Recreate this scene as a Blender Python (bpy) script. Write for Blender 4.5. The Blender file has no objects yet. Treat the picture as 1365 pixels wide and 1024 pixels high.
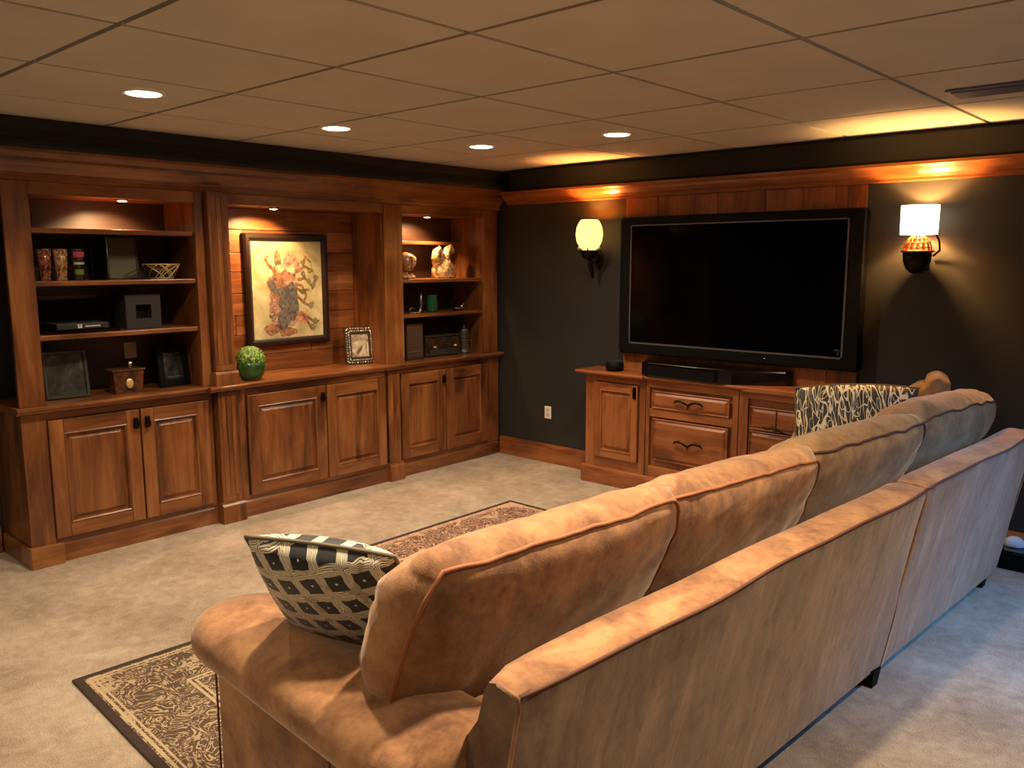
import bpy, bmesh, math, random
from mathutils import Vector, Matrix, noise
PI = math.pi
random.seed(7)
C = bpy.context.scene.collection
SC = bpy.context.scene

# ------------------------------------------------------------ camera, world, exposure
H = 2.3                      # ceiling height
F, YAW, PITCH, ROLL = 1111.0, 0.7327, -0.1473, -0.0009
cam = bpy.data.cameras.new('camera'); camo = bpy.data.objects.new('camera', cam); C.objects.link(camo)
fw = Vector((-math.sin(YAW)*math.cos(PITCH), math.cos(YAW)*math.cos(PITCH), math.sin(PITCH)))
rt = Vector((math.cos(YAW), math.sin(YAW), 0)); up = rt.cross(fw)
r2 = rt*math.cos(ROLL)+up*math.sin(ROLL); u2 = -rt*math.sin(ROLL)+up*math.cos(ROLL)
camo.matrix_world = Matrix(((r2.x, u2.x, -fw.x, 4.6584), (r2.y, u2.y, -fw.y, -5.029), (r2.z, u2.z, -fw.z, 1.5978), (0, 0, 0, 1)))
cam.sensor_width = 36; cam.lens = F/1365*36; cam.clip_start = .02
SC.camera = camo
vs = SC.view_settings
vs.view_transform = 'Standard'; vs.look = 'None'; vs.gamma = 1; vs.use_curve_mapping = False
vs.exposure = 0.18
w = bpy.data.worlds.new('world'); SC.world = w; w.use_nodes = True
w.node_tree.nodes['Background'].inputs[0].default_value = (.45, .62, 1, 1)
w.node_tree.nodes['Background'].inputs[1].default_value = .08

XR = 5.35                    # right wall
WARM = (1, .80, .575)
def light(kind, name, loc, energy, color, rot=None, **k):
    l = bpy.data.lights.new(name, kind); o = bpy.data.objects.new(name, l); C.objects.link(o)
    l.energy = energy; l.color = color; o.location = loc
    if rot: o.rotation_euler = rot
    for a, b in k.items(): setattr(l, a, b)
    return o
DOWN = [(1.06, -3.35, 1.1), (.89, -2.24, 1), (.96, -1.2, 1), (1.87, -1.05, 1), (2.78, -3.68, 1.3), (3.66, -3.42, 2.4),
        (4.75, -2.75, 1.5), (4.6, -5.2, .5), (2.9, -5.8, 1), (1.0, -5.4, 1)]
for x, y, k in DOWN:
    light('SPOT', 'downlight_lamp', (x, y, H-.03), 78*k, WARM, spot_size=math.radians(150), spot_blend=.9, shadow_soft_size=.05)
# daylight through the window in the right wall
light('AREA', 'window_daylight', (XR+.16, -1.15, 1.55), 17, (.12, .40, 1), rot=(0, math.radians(42), 0), shape='RECTANGLE', size=.9, size_y=.8, spread=math.radians(75))
PUCK = [(-.07, -2.98, 44), (-.09, -2.02, 52), (-.14, -.66, 40)]
for x, y, e in PUCK:
    light('SPOT', 'puck_lamp', (x-.015, y, 1.905), e, (1, .58, .26), rot=(0, math.radians(24), 0), spot_size=math.radians(125), spot_blend=.6, shadow_soft_size=.015)
SC1 = (1.0, -.13); SC2 = (3.225, -.13)
light('POINT', 'sconce_lamp', (SC1[0], SC1[1], 1.81), 34, (1, .42, .10), shadow_soft_size=.02)
light('POINT', 'sconce_lamp', (SC2[0], SC2[1], 1.81), 42, (1, .50, .15), shadow_soft_size=.02)

# ------------------------------------------------------------ materials
def lin(c):
    return tuple(((v/255)/12.92 if v/255 <= .04045 else ((v/255+.055)/1.055)**2.4) for v in c)
class M:
    def __init__(s, name, rough=.5, col=None, **k):
        s.m = bpy.data.materials.new(name); s.m.use_nodes = True; s.t = s.m.node_tree; s.b = s.t.nodes['Principled BSDF']
        s.b.inputs['Roughness'].default_value = rough
        if col: s.b.inputs['Base Color'].default_value = (*lin(col), 1)
        for a, v in k.items():
            i = s.b.inputs[a.replace('_', ' ')]
            i.default_value = v
    def n(s, t, **k):
        x = s.t.nodes.new(t)
        for a, v in k.items():
            if hasattr(x, a) and a not in ('Scale',): setattr(x, a, v)
            else: x.inputs[a].default_value = v
        return x
    def l(s, a, b): s.t.links.new(a, b)
    def math(s, op, a, b=None, c=None):
        x = s.t.nodes.new('ShaderNodeMath'); x.operation = op
        for i, v in enumerate((a, b, c)):
            if v is None: continue
            if isinstance(v, (int, float)): x.inputs[i].default_value = v
            else: s.l(v, x.inputs[i])
        return x.outputs[0]
    def coords(s, kind='Object', scale=(1, 1, 1), rnd=0):
        tc = s.n('ShaderNodeTexCoord'); mp = s.n('ShaderNodeMapping'); mp.inputs['Scale'].default_value = scale
        s.l(tc.outputs[kind], mp.inputs['Vector'])
        if rnd:
            oi = s.n('ShaderNodeObjectInfo'); v = s.n('ShaderNodeVectorMath', operation='SCALE'); v.inputs[0].default_value = (rnd, rnd*1.7, rnd*.6)
            s.l(oi.outputs['Random'], v.inputs['Scale']); s.l(v.outputs[0], mp.inputs['Location'])
        return mp.outputs[0]
    def noise(s, vec, scale, detail=4, rough=.5, dist=0):
        x = s.n('ShaderNodeTexNoise'); s.l(vec, x.inputs['Vector'])
        x.inputs['Scale'].default_value = scale; x.inputs['Detail'].default_value = detail
        x.inputs['Roughness'].default_value = rough; x.inputs['Distortion'].default_value = dist
        return x.outputs['Fac']
    def ramp(s, fac, stops):
        r = s.n('ShaderNodeValToRGB'); s.l(fac, r.inputs[0]); e = r.color_ramp.elements
        while len(e) < len(stops): e.new(.5)
        for i, (p, c) in enumerate(stops):
            e[i].position = p; e[i].color = (*(lin(c) if isinstance(c, tuple) else (c, c, c)), 1)
        return r.outputs[0]
    def mix(s, fac, a, b, mode='MIX'):
        x = s.n('ShaderNodeMix', data_type='RGBA', blend_type=mode)
        for i, v in ((0, fac), (6, a), (7, b)):
            if isinstance(v, (int, float)): x.inputs[i].default_value = v
            elif isinstance(v, tuple): x.inputs[i].default_value = (*lin(v), 1)
            else: s.l(v, x.inputs[i])
        return x.outputs[2]
    def base(s, c): s.l(c, s.b.inputs['Base Color']); return s
    def bump(s, fac, strength=.3, dist=.01):
        b = s.n('ShaderNodeBump'); b.inputs['Strength'].default_value = strength; b.inputs['Distance'].default_value = dist
        s.l(fac, b.inputs['Height']); s.l(b.outputs[0], s.b.inputs['Normal']); return s

def wood(name, axis, dark=(54, 27, 13), mid=(116, 68, 35), lite=(152, 100, 55), rough=.30, rnd=7, knots=True):
    m = M(name, rough)
    sc = {'x': (1, 14, 14), 'y': (14, 1, 14), 'z': (14, 14, 1)}[axis]
    v = m.coords('Object', sc, rnd); v2 = m.coords('Object', tuple(.2*q if q > 1 else .8 for q in sc), rnd)
    g = m.noise(v, 2.2, 6, .6, .6); f = m.noise(v, 14, 3, .6, 0); bl = m.noise(v2, 1.6, 3, .55, .8)
    mx = m.math('ADD', m.math('MULTIPLY', g, .32), m.math('ADD', m.math('MULTIPLY', f, .13), m.math('MULTIPLY', bl, .6)))
    c = m.ramp(mx, [(.36, dark), (.52, mid), (.68, lite)])
    if knots:
        k = m.noise(m.coords('Object', tuple(q**.45 for q in sc), rnd), 3.2, 1, .3)
        c = m.mix(m.math('MULTIPLY', m.ramp(k, [(.24, 1.0), (.33, 0.0)]), .6), c, dark)
    m.base(c).bump(mx, .12, .004)
    m.b.inputs['Coat Weight'].default_value = .18; m.b.inputs['Coat Roughness'].default_value = .25
    return m.m
WZ, WY, WX = wood('alder_upright', 'z'), wood('alder_along_left_wall', 'y'), wood('alder_along_back_wall', 'x')
RZ = wood('console_alder_upright', 'z', (80, 40, 20), (142, 82, 44), (168, 106, 60))
RX = wood('console_alder_level', 'x', (80, 40, 20), (142, 82, 44), (168, 106, 60))
PL = wood('plank_alder', 'y', (58, 28, 12), (124, 70, 34), (166, 108, 60), .38, 23)
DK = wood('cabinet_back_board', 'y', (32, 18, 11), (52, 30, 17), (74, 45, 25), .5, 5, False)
CR = wood('wall_crown_alder', 'x', (84, 42, 20), (132, 76, 40), (156, 98, 56), .25)

def suede(name, d, mdl, l, streak=False):
    m = M(name, .85, Sheen_Weight=.5, Sheen_Roughness=.4)
    m.b.inputs['Sheen Tint'].default_value = (1, .8, .62, 1)
    v = m.coords('Object'); a = m.noise(v, 5, 6, .62, .6); b = m.noise(v, 42, 4, .65)
    f = m.math('ADD', m.math('MULTIPLY', a, .75), m.math('MULTIPLY', b, .25))
    if streak:
        s_ = m.noise(m.coords('Object', (2, 5, .9)), 2.4, 5, .6, .8)
        f = m.math('ADD', m.math('MULTIPLY', f, .5), m.math('MULTIPLY', s_, .5))
    m.base(m.ramp(f, [(.38, d), (.5, mdl), (.62, l)]))
    m.bump(m.math('ADD', m.noise(v, 260, 2, .6), m.math('MULTIPLY', m.noise(v, 7, 4, .6, 1.2), 5)), .3, .0022)
    return m.m
SU = suede('tan_suede', (108, 70, 43), (146, 101, 64), (172, 126, 82))
SB = suede('tan_suede_shaded_back', (76, 54, 42), (112, 86, 68), (146, 118, 96), True)  # darkened copy of the suede: the rear side's shade is put into the colour
SO = suede('olive_tan_suede', (112, 80, 46), (144, 108, 66), (166, 128, 80))
PIPE = M('suede_piping', .8, (92, 54, 34)).m

BLK = M('black_gloss', .12, (7, 7, 8)).m
BLM = M('black_matte', .6, (9, 9, 9), Specular_IOR_Level=.12).m
IRON = M('dark_bronze', .35, (30, 22, 17), Metallic=.8).m
CHAR = M('charcoal_plastic', .45, (44, 42, 42)).m
SILV = M('silver', .25, (200, 196, 186), Metallic=1.0).m
TRIMGREY = M('grey_trim', .3, (110, 110, 112), Metallic=.6).m
WHT = M('white_plastic', .4, (225, 218, 205)).m
COPPER = M('copper_wire', .3, (190, 110, 62), Metallic=.9).m
GOLD = M('gold_wire', .35, (220, 192, 130), Metallic=.5).m
SCR = M('screen', .1, (3, 3, 4), Specular_IOR_Level=.22).m
def emis(name, col, e):
    m = M(name, .6, col); m.b.inputs['Emission Color'].default_value = (*lin(col), 1); m.b.inputs['Emission Strength'].default_value = e; return m.m
LENS = emis('lamp_lens', (255, 240, 214), 9)
SHADE = emis('lit_glass_shade', (255, 196, 104), 2.4)
SHADE2 = emis('lit_fabric_shade', (255, 232, 190), 4.2)
def wallpaint():
    m = M('charcoal_wall_paint', .62); v = m.coords('Object')
    m.base(m.ramp(m.noise(v, 1.4, 3), [(.35, (33, 31, 32)), (.65, (41, 40, 37))])); m.bump(m.noise(v, 90, 3), .12, .002); return m.m
WALL = wallpaint()
SOF = M('charcoal_soffit_paint', .6, (25, 25, 26)).m
def carpet():
    m = M('mottled_beige_carpet', .95); v = m.coords('Object')
    a = m.noise(v, 2.2, 5, .6, .5); b = m.noise(v, 16, 6, .7, .4); c = m.noise(v, 210, 2, .6)
    f = m.math('ADD', m.math('MULTIPLY', a, .35), m.math('ADD', m.math('MULTIPLY', b, .28), m.math('MULTIPLY', c, .42)))
    m.base(m.ramp(f, [(.38, (122, 104, 86)), (.5, (156, 137, 116)), (.62, (186, 169, 148))]))
    m.bump(m.math('ADD', c, m.math('MULTIPLY', b, .8)), .6, .008); return m.m
CARPET = carpet()
def tile():
    m = M('ceiling_tile_beige', .9); v = m.coords('Object')
    m.base(m.ramp(m.noise(v, 3, 3), [(.3, (190, 190, 182)), (.7, (198, 198, 190))])); m.bump(m.noise(v, 300, 2), .15, .001); return m.m
TILE = tile()
TBAR = M('ceiling_grid_bar', .5, (110, 98, 84)).m

# ------------------------------------------------------------ builders
def bm_new(): return bmesh.new()
def box(bm, x0, x1, y0, y1, z0, z1, mat=None):
    vs_ = [bm.verts.new((x, y, z)) for x in (x0, x1) for y in (y0, y1) for z in (z0, z1)]
    if mat is not None:
        for v in vs_: v.co = mat @ v.co
    for f in ((0, 1, 3, 2), (4, 6, 7, 5), (0, 4, 5, 1), (2, 3, 7, 6), (0, 2, 6, 4), (1, 5, 7, 3)):
        bm.faces.new([vs_[i] for i in f])
    return vs_
def loft(bm, rings, cap=True, close=True):
    R = [[bm.verts.new(p) for p in r] for r in rings]; n = len(R[0])
    for a, b in zip(R, R[1:]):
        for i in range(n if close else n-1):
            j = (i+1) % n; bm.faces.new((a[i], a[j], b[j], b[i]))
    if cap and close: bm.faces.new(R[0]); bm.faces.new(R[-1])
    return R
def lathe(bm, prof, c=(0, 0, 0), n=24, sx=1, sy=1):
    loft(bm, [[(c[0]+r*sx*math.cos(2*PI*i/n), c[1]+r*sy*math.sin(2*PI*i/n), c[2]+z) for i in range(n)] for r, z in prof])
def tube(bm, pts, r, n=8, closed=False):
    pts = [Vector(p) for p in pts]; rings = []; N = len(pts); prev = None
    for i, p in enumerate(pts):
        a = pts[(i-1) % N] if (closed or i) else p; b = pts[(i+1) % N] if (closed or i < N-1) else p
        t = (b-a).normalized()
        if prev is None: prev = t.orthogonal().normalized()
        u = (prev-t*prev.dot(t)).normalized(); prev = u; v = t.cross(u)
        rr = r[i] if isinstance(r, (list, tuple)) else r
        rings.append([p+(u*math.cos(2*PI*k/n)+v*math.sin(2*PI*k/n))*rr for k in range(n)])
    R = [[bm.verts.new(q) for q in ring] for ring in rings]
    for i in range(N if closed else N-1):
        a, b = R[i], R[(i+1) % N]
        for k in range(n): bm.faces.new((a[k], a[(k+1) % n], b[(k+1) % n], b[k]))
    if not closed: bm.faces.new(R[0]); bm.faces.new(R[-1])
def extrude_profile(bm, prof, axis, a0, a1):
    """prof = closed list of (p,q); axis 'y': (x=p,z=q) swept in y; axis 'x': (y=p,z=q) swept in x."""
    f = (lambda p, q, s: (p, s, q)) if axis == 'y' else (lambda p, q, s: (s, p, q))
    loft(bm, [[f(p, q, s) for p, q in prof] for s in (a0, a1)])
def obj(name, bm, mat, parent=None, smooth=False, bevel=0, label=None):
    bmesh.ops.recalc_face_normals(bm, faces=bm.faces)
    org = parent_world(parent)
    if parent is not None and org.length:
        for v in bm.verts: v.co -= org
    me = bpy.data.meshes.new(name); bm.to_mesh(me); bm.free(); me.materials.append(mat)
    if smooth:
        for p in me.polygons: p.use_smooth = True
    o = bpy.data.objects.new(name, me); C.objects.link(o)
    if parent is not None: o.parent = parent
    if bevel:
        b = o.modifiers.new('bevel', 'BEVEL'); b.width = bevel; b.segments = 2; b.limit_method = 'ANGLE'
    if label: o['label'] = label
    return o
def parent_world(p):
    v = Vector((0, 0, 0))
    while p is not None: v += Vector(p.location); p = p.parent
    return v
def thing(name, label, cat, loc=(0, 0, 0), group=None):
    o = bpy.data.objects.new(name, None); C.objects.link(o); o.location = loc; o.empty_display_size = .05
    return tag(o, label, cat, group)
def tag(o, label, cat, group=None):
    o['label'] = label; o['category'] = cat
    if group: o['group'] = group
    return o
def center_mesh(o):
    """move a single-mesh thing's origin to the middle of its base"""
    vs_ = [v.co.copy() for v in o.data.vertices]
    c = Vector(((min(v.x for v in vs_)+max(v.x for v in vs_))/2, (min(v.y for v in vs_)+max(v.y for v in vs_))/2, min(v.z for v in vs_)))
    for v in o.data.vertices: v.co -= c
    o.location = c; return o
def struct(name, bm, mat, parent=None, bevel=0):
    o = obj(name, bm, mat, parent, bevel=bevel)
    if parent is None: o['kind'] = 'structure'
    return o
def bx(name, dims, mat, parent=None, bevel=0, label=None):
    bm = bm_new(); box(bm, *dims); return obj(name, bm, mat, parent, bevel=bevel, label=label)

# ------------------------------------------------------------ room shell
XL, YF = -.42, -7.6
b = bm_new(); box(b, XL-.1, XR+.1, YF-.1, .1, -.1, 0); struct('floor', b, CARPET)
b = bm_new(); box(b, XL-.1, XL, YF, .1, 0, H); struct('wall_left', b, WALL)
b = bm_new(); box(b, XL, XR, 0, .1, 0, H); struct('wall_back', b, WALL)
b = bm_new(); box(b, XL, XR, YF-.1, YF, 0, H); struct('wall_front', b, WALL)
WY0, WY1, WZ0, WZ1 = -2.3, -.75, 1.0, 2.05
b = bm_new(); box(b, XR, XR+.1, YF, WY0, 0, H); box(b, XR, XR+.1, WY1, 0, 0, H); box(b, XR, XR+.1, WY0, WY1, 0, WZ0); box(b, XR, XR+.1, WY0, WY1, WZ1, H)
struct('wall_right', b, WALL)
b = bm_new()
box(b, XR, XR+.06, (WY0+WY1)/2-.02, (WY0+WY1)/2+.02, WZ0, WZ1); box(b, XR, XR+.06, WY0, WY0+.04, WZ0, WZ1); box(b, XR, XR+.06, WY1-.04, WY1, WZ0, WZ1)
for z in (WZ0, WZ1-.04): box(b, XR, XR+.06, WY0, WY1, z, z+.04)
win = struct('window_1', b, WHT)
gm = M('window_glass', .02); gl = gm.n('ShaderNodeBsdfTransparent'); gs = gm.n('ShaderNodeBsdfGlossy'); gs.inputs['Roughness'].default_value = .02
mx = gm.n('ShaderNodeMixShader'); mx.inputs[0].default_value = .06; gm.l(gl.outputs[0], mx.inputs[1]); gm.l(gs.outputs[0], mx.inputs[2])
gm.l(mx.outputs[0], gm.t.nodes['Material Output'].inputs[0])
for y0, y1 in ((WY0+.04, (WY0+WY1)/2-.02), ((WY0+WY1)/2+.02, WY1-.04)): bx('pane', (XR+.025, XR+.031, y0, y1, WZ0+.04, WZ1-.04), gm.m, win)
# ceiling: dark grid plane, tiles hanging slightly proud of it
b = bm_new(); box(b, XL-.1, XR+.1, YF-.1, .1, H+.012, H+.1); ceil = struct('ceiling', b, TBAR)
colx = [XL] + [.545+.735*i for i in range(-1, 9)] ; colx = [c for c in colx if c > XL+.12 or c == XL] + [XR]
colx = [XL, .60, 1.325, 2.045, 2.745, 3.475, 4.205, 4.935, XR]
rowy = [0, -.745, -1.52, -2.325, -3.085, -3.86, -4.63, -5.4, -6.17, -6.94, YF]
G_ = .011
def gx(c, y): return c + (0 if c in (XL, XR) else (y+2.3)*.015)
for i in range(len(colx)-1):
    for j in range(len(rowy)-1):
        y1, y0 = rowy[j]-G_*(j > 0), rowy[j+1]+G_
        b = bm_new(); vv = []
        for z, g in ((H, G_), (H+.012, G_-.004)):
            vv.append([b.verts.new(p) for p in ((gx(colx[i], y0)+g, y0, z), (gx(colx[i+1], y0)-g, y0, z), (gx(colx[i+1], y1)-g, y1, z), (gx(colx[i], y1)+g, y1, z))])
        b.faces.new(vv[0]); b.faces.new(vv[1])
        for k in range(4): b.faces.new((vv[0][k], vv[0][(k+1) % 4], vv[1][(k+1) % 4], vv[1][k]))
        obj('ceiling_tile', b, TILE, ceil)
# dark painted soffits, wood crown and baseboards
b = bm_new(); extrude_profile(b, [(-.42, H-.001), (.035, H-.001), (.035, 2.24), (.06, 2.2), (.085, 2.18), (.10, 2.16), (.10, 2.145), (-.42, 2.145)], 'y', -7.6, -.0)
struct('trim_1', b, SOF)
b = bm_new(); box(b, .14, XR, -.045, 0, 2.128, H-.001); struct('trim_2', b, SOF, bevel=.02)
b = bm_new(); extrude_profile(b, [(0, 2.128), (-.105, 2.128), (-.105, 2.112), (-.09, 2.10), (-.08, 2.085), (-.06, 2.065), (-.038, 2.055), (-.03, 2.05), (-.03, 2.036), (-.02, 2.03), (0, 2.03)], 'x', .11, XR)
struct('trim_3', b, CR)
def baseb(name, prof_axis, a0, a1, off, sgn, mat, h=.15):
    b = bm_new(); pr = [(off, 0), (off+sgn*.018, 0), (off+sgn*.018, h-.025), (off+sgn*.012, h-.012), (off+sgn*.008, h), (off, h)]
    extrude_profile(b, pr, prof_axis, a0, a1); return struct(name, b, mat)
baseb('baseboard_left', 'y', YF, -3.62, XL, 1, WY)
baseb('baseboard_back', 'x', .01, XR, 0, -1, RX)
baseb('baseboard_right', 'y', YF, -.02, XR, -1, WY)
baseb('baseboard_front', 'x', XL, XR, YF, 1, RX)

# recessed downlights
DL = ['recessed ceiling light nearest the left edge of the frame above the bookshelves', 'recessed ceiling light above the picture niche, second along the cabinet wall',
      'recessed ceiling light nearest the room corner, third along the cabinet wall', 'recessed ceiling light in front of the television wall',
      'recessed ceiling light cut by the top edge of the frame', 'recessed ceiling light above the sofa back, out of frame',
      'recessed ceiling light over the carpet behind the sofa, out of frame', 'recessed ceiling light by the right wall, out of frame',
      'recessed ceiling light behind the camera', 'recessed ceiling light behind the camera near the left wall']
for (x, y, k), lb in zip(DOWN, DL):
    t = thing('recessed_light', lb, 'ceiling light', (x, y, H), 'recessed ceiling lights')
    b = bm_new(); n = 32
    rings = [[(x+r*math.cos(2*PI*i/n), y+r*math.sin(2*PI*i/n), H+z) for i in range(n)] for r, z in ((.070, -.001), (.072, -.008), (.090, -.008), (.094, -.0005))]
    loft(b, rings, cap=False); obj('trim_ring', b, WHT, t, True)
    b = bm_new(); lathe(b, [(.071, -.002), (.068, -.009), (.035, -.013), (.001, -.014)], (x, y, H), 28); obj('lens', b, LENS, t, True)
t = thing('ceiling_vent', 'slim grey air vent in the ceiling at the upper right', 'vent', (3.74, -1.04, H))
bx('frame', (3.58, 3.93, -1.13, -.95, H-.012, H-.002), M('vent_grey', .5, (110, 114, 138)).m, t, .003)
for i in range(6): bx('slat', (3.60, 3.91, -1.115+i*.026, -1.10+i*.026, H-.018, H-.012), M('vent_slat', .5, (96, 102, 128)).m, t)

# ------------------------------------------------------------ left built-in: base cabinets
def knob_oval(parent, x, y, z, mirror=1):
    b = bm_new(); lathe(b, [(.002, 0), (.015, .003), (.018, .02), (.015, .04), (.012, .055), (.015, .062), (.004, .066)], (x+.014, y, z-.033), 14, .8, 1)
    box(b, x-.002, x+.012, y-.006, y+.006, z-.006, z+.006)
    return obj('knob', b, IRON, parent, True)
def panel_door(parent, y0, y1, z0, z1, x, kn=None, mats=(WZ, WY), fr=.075, T=None):
    """frame-and-raised-panel door on the plane x, facing +x. T maps the local frame for the other wall."""
    T = T or Matrix.Identity(4); d = .02
    b = bm_new(); a0, a1, c0, c1 = y0+fr, y1-fr, z0+fr, z1-fr
    def ring(i, h): return [T @ Vector(q) for q in ((x+h, a0+i, c0+i), (x+h, a1-i, c0+i), (x+h, a1-i, c1-i), (x+h, a0+i, c1-i))]
    loft(b, [ring(-.004, .001), ring(-.001, d-.002), ring(.005, d+.003), ring(.011, d-.003), ring(.013, .004), ring(.02, .004), ring(.036, .012), ring(.038, .0135)], cap=False)
    b.faces.new([b.verts.new(q) for q in ring(.038, .0135)]); b.faces.new([b.verts.new(q) for q in ring(-.004, .001)])
    door = obj('door', b, mats[0], parent)
    for q in ((y0, y0+fr), (y1-fr, y1)):
        b = bm_new(); box(b, x, x+d, *q, z0, z1, T); obj('stile', b, mats[0], door, bevel=.003)
    for q in ((z0, z0+fr), (z1-fr, z1)):
        b = bm_new(); box(b, x, x+d, y0+fr+.0005, y1-fr-.0005, *q, T); obj('rail', b, mats[1], door, bevel=.003)
    return door
def base_cabinet(name, label, y0, y1, doors, xf=0.0, ztop=.815, sides=(0, 0), knobs=()):
    t = thing(name, label, 'cabinet', (-.2, (y0+y1)/2, 0), 'base cabinets of the built-in')
    bx('carcass', (-.415, xf-.02, y0, y1, .1, ztop), WZ, t)
    bx('stile', (xf-.02, xf, y0, y0+sides[0], .11, ztop), WZ, t, .002)
    bx('stile', (xf-.02, xf, y1-sides[1], y1, .11, ztop), WZ, t, .002)
    bx('rail', (xf-.02, xf, y0+sides[0], y1-sides[1], .775, ztop), WY, t, .002)
    bx('rail', (xf-.02, xf, y0+sides[0], y1-sides[1], .11, .135), WY, t, .002)
    b = bm_new(); extrude_profile(b, [(-.4, 0), (xf+.004, 0), (xf+.004, .095), (xf-.002, .105), (xf-.004, .115), (-.4, .115)], 'y', y0, y1); obj('plinth', b, WY, t)
    for i, (a, c) in enumerate(doors):
        d = panel_door(t, a, c, .135, .772, xf, fr=.072)
        if i in dict(knobs): knob_oval(d, xf+.02, dict(knobs)[i], .70)
    return t
cA = base_cabinet('base_cabinet', 'knotty wood base cabinet with two doors at the left end of the built-in', -3.6, -2.555, [(-3.478, -3.005), (-2.995, -2.59)], sides=(.12, .03), knobs=((0, -3.03), (1, -2.965)))
bx('end_block', (-.4, .03, -3.615, -3.45, 0, .112), WY, cA, .004)
cB = base_cabinet('base_cabinet', 'knotty wood base cabinet with two doors below the framed artwork', -2.40, -1.235, [(-2.345, -1.765), (-1.755, -1.25)], xf=.025, sides=(.05, .012), knobs=((0, -1.795),))
cC = base_cabinet('base_cabinet', 'knotty wood base cabinet with two doors at the room corner', -1.10, -.022, [(-1.085, -.64), (-.63, -.175)], sides=(.012, .15), knobs=((0, -.665),))
def pilaster(label, y0, y1, xf, ztop, fluted=True):
    t = thing('pilaster', label, 'pilaster', (xf-.04, (y0+y1)/2, 0), 'pilasters of the built-in')
    b = bm_new(); box(b, -.41, xf, y0, y1, .13, .815); obj('shaft', b, WZ, t, bevel=.004)
    for i in range(3):
        y = y0+(y1-y0)*(i+1)/4; bx('reed', (xf, xf+.003, y-.012, y+.012, .17, .79), WZ, t, .0015)
    b = bm_new(); extrude_profile(b, [(-.41, 0), (xf+.022, 0), (xf+.022, .11), (xf+.012, .122), (xf+.01, .132), (-.41, .132)], 'y', y0-.012, y1+.012); obj('foot_block', b, WZ, t)
    if ztop:
        b = bm_new(); box(b, -.02, xf-.005, y0, y1, .94, ztop); obj('upper_shaft', b, WZ, t, bevel=.004)
        for i in range(3):
            y = y0+(y1-y0)*(i+1)/4; bx('reed', (xf-.005, xf-.002, y-.012, y+.012, .98, ztop-.03), WZ, t, .0015)
        b = bm_new(); extrude_profile(b, [(-.02, .853), (xf+.014, .853), (xf+.014, .925), (xf+.004, .938), (-.02, .94)], 'y', y0-.01, y1+.01); obj('base_block', b, WZ, t)
    return t
pilaster('fluted wooden pilaster between the left shelves and the picture niche', -2.542, -2.412, .048, 1.995)
pilaster('short wooden pilaster below the counter between niche and corner shelves', -1.222, -1.112, .04, None)
# countertop
b = bm_new()
def ctop(y0, y1, xf):
    extrude_profile(b, [(-.415, .816), (xf-.03, .816), (xf-.012, .822), (xf-.008, .832), (xf, .838), (xf, .848), (xf-.006, .853), (-.415, .853)], 'y', y0, y1)
ctop(-3.625, -2.60, .045); ctop(-2.60, -2.36, .085); ctop(-2.36, -1.25, .06); ctop(-1.25, -1.085, .075); ctop(-1.085, -.002, .045)
tag(center_mesh(obj('countertop', b, WY)), 'long wooden countertop with moulded edge along the whole built-in', 'countertop')
ZC = .853
# ------------------------------------------------------------ upper units
def upper(name, label, y0, y1, o0, o1, shelves, zt, back=DK):
    t = thing(name, label, 'bookcase', (-.2, (y0+y1)/2, ZC), 'open upper units of the built-in')
    bx('stile', (-.022, 0, y0, o0, ZC, 1.995), WZ, t, .003)
    if y1 > o1: bx('stile', (-.022, 0, o1, y1, ZC, 1.995), WZ, t, .003)
    for a, c in ((o0-.02, o0), (o1, o1+.02)): bx('side_panel', (-.37, -.022, a, c, ZC, 1.995), WZ, t)
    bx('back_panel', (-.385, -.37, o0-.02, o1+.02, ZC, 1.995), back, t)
    bx('top_panel', (-.37, -.022, o0, o1, 1.935, 1.955), WZ, t)
    bx('header_rail', (-.022, 0, o0, o1, 1.93, 1.995), WY, t, .003)
    for z in shelves: bx('shelf', (-.37, -.018 if z != 1.745 else -.25, o0+.001, o1-.001, z-.026, z), WY, t, .004)
    return t
uA = upper('bookcase', 'open wooden shelf unit at the left end, holding glasses, basket and black boxes', -3.6, -2.545, -3.475, -2.605, (1.765, 1.493, 1.213), 1.93)
b = bm_new(); box(b, -.369, -.355, -3.47, -3.04, 1.385, 1.405); obj('cleat', b, WY, uA)
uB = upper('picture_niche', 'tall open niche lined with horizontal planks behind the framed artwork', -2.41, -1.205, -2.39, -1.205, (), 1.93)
uC = upper('bookcase', 'open wooden shelf unit by the room corner, holding sculptures and a radio', -1.20, -.03, -1.03, -.19, (1.745, 1.46, 1.203), 1.93)
zz = ZC
hs = [.115, .14, .13, .145, .14, .125, .15, .137]
for i, h_ in enumerate(hs):
    z1 = min(zz+h_, 1.935); cut = -2.39+[.36, .8, .22, .95, .52, .78, .3, .62][i]
    for a, c in ((-2.388, cut-.0015), (cut+.0015, -1.207)):
        d_ = random.uniform(0, .006)
        bx('plank', (-.369, -.352-d_, a, c, zz+.002, z1-.002), PL, uB, .002)
    zz = z1
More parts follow.
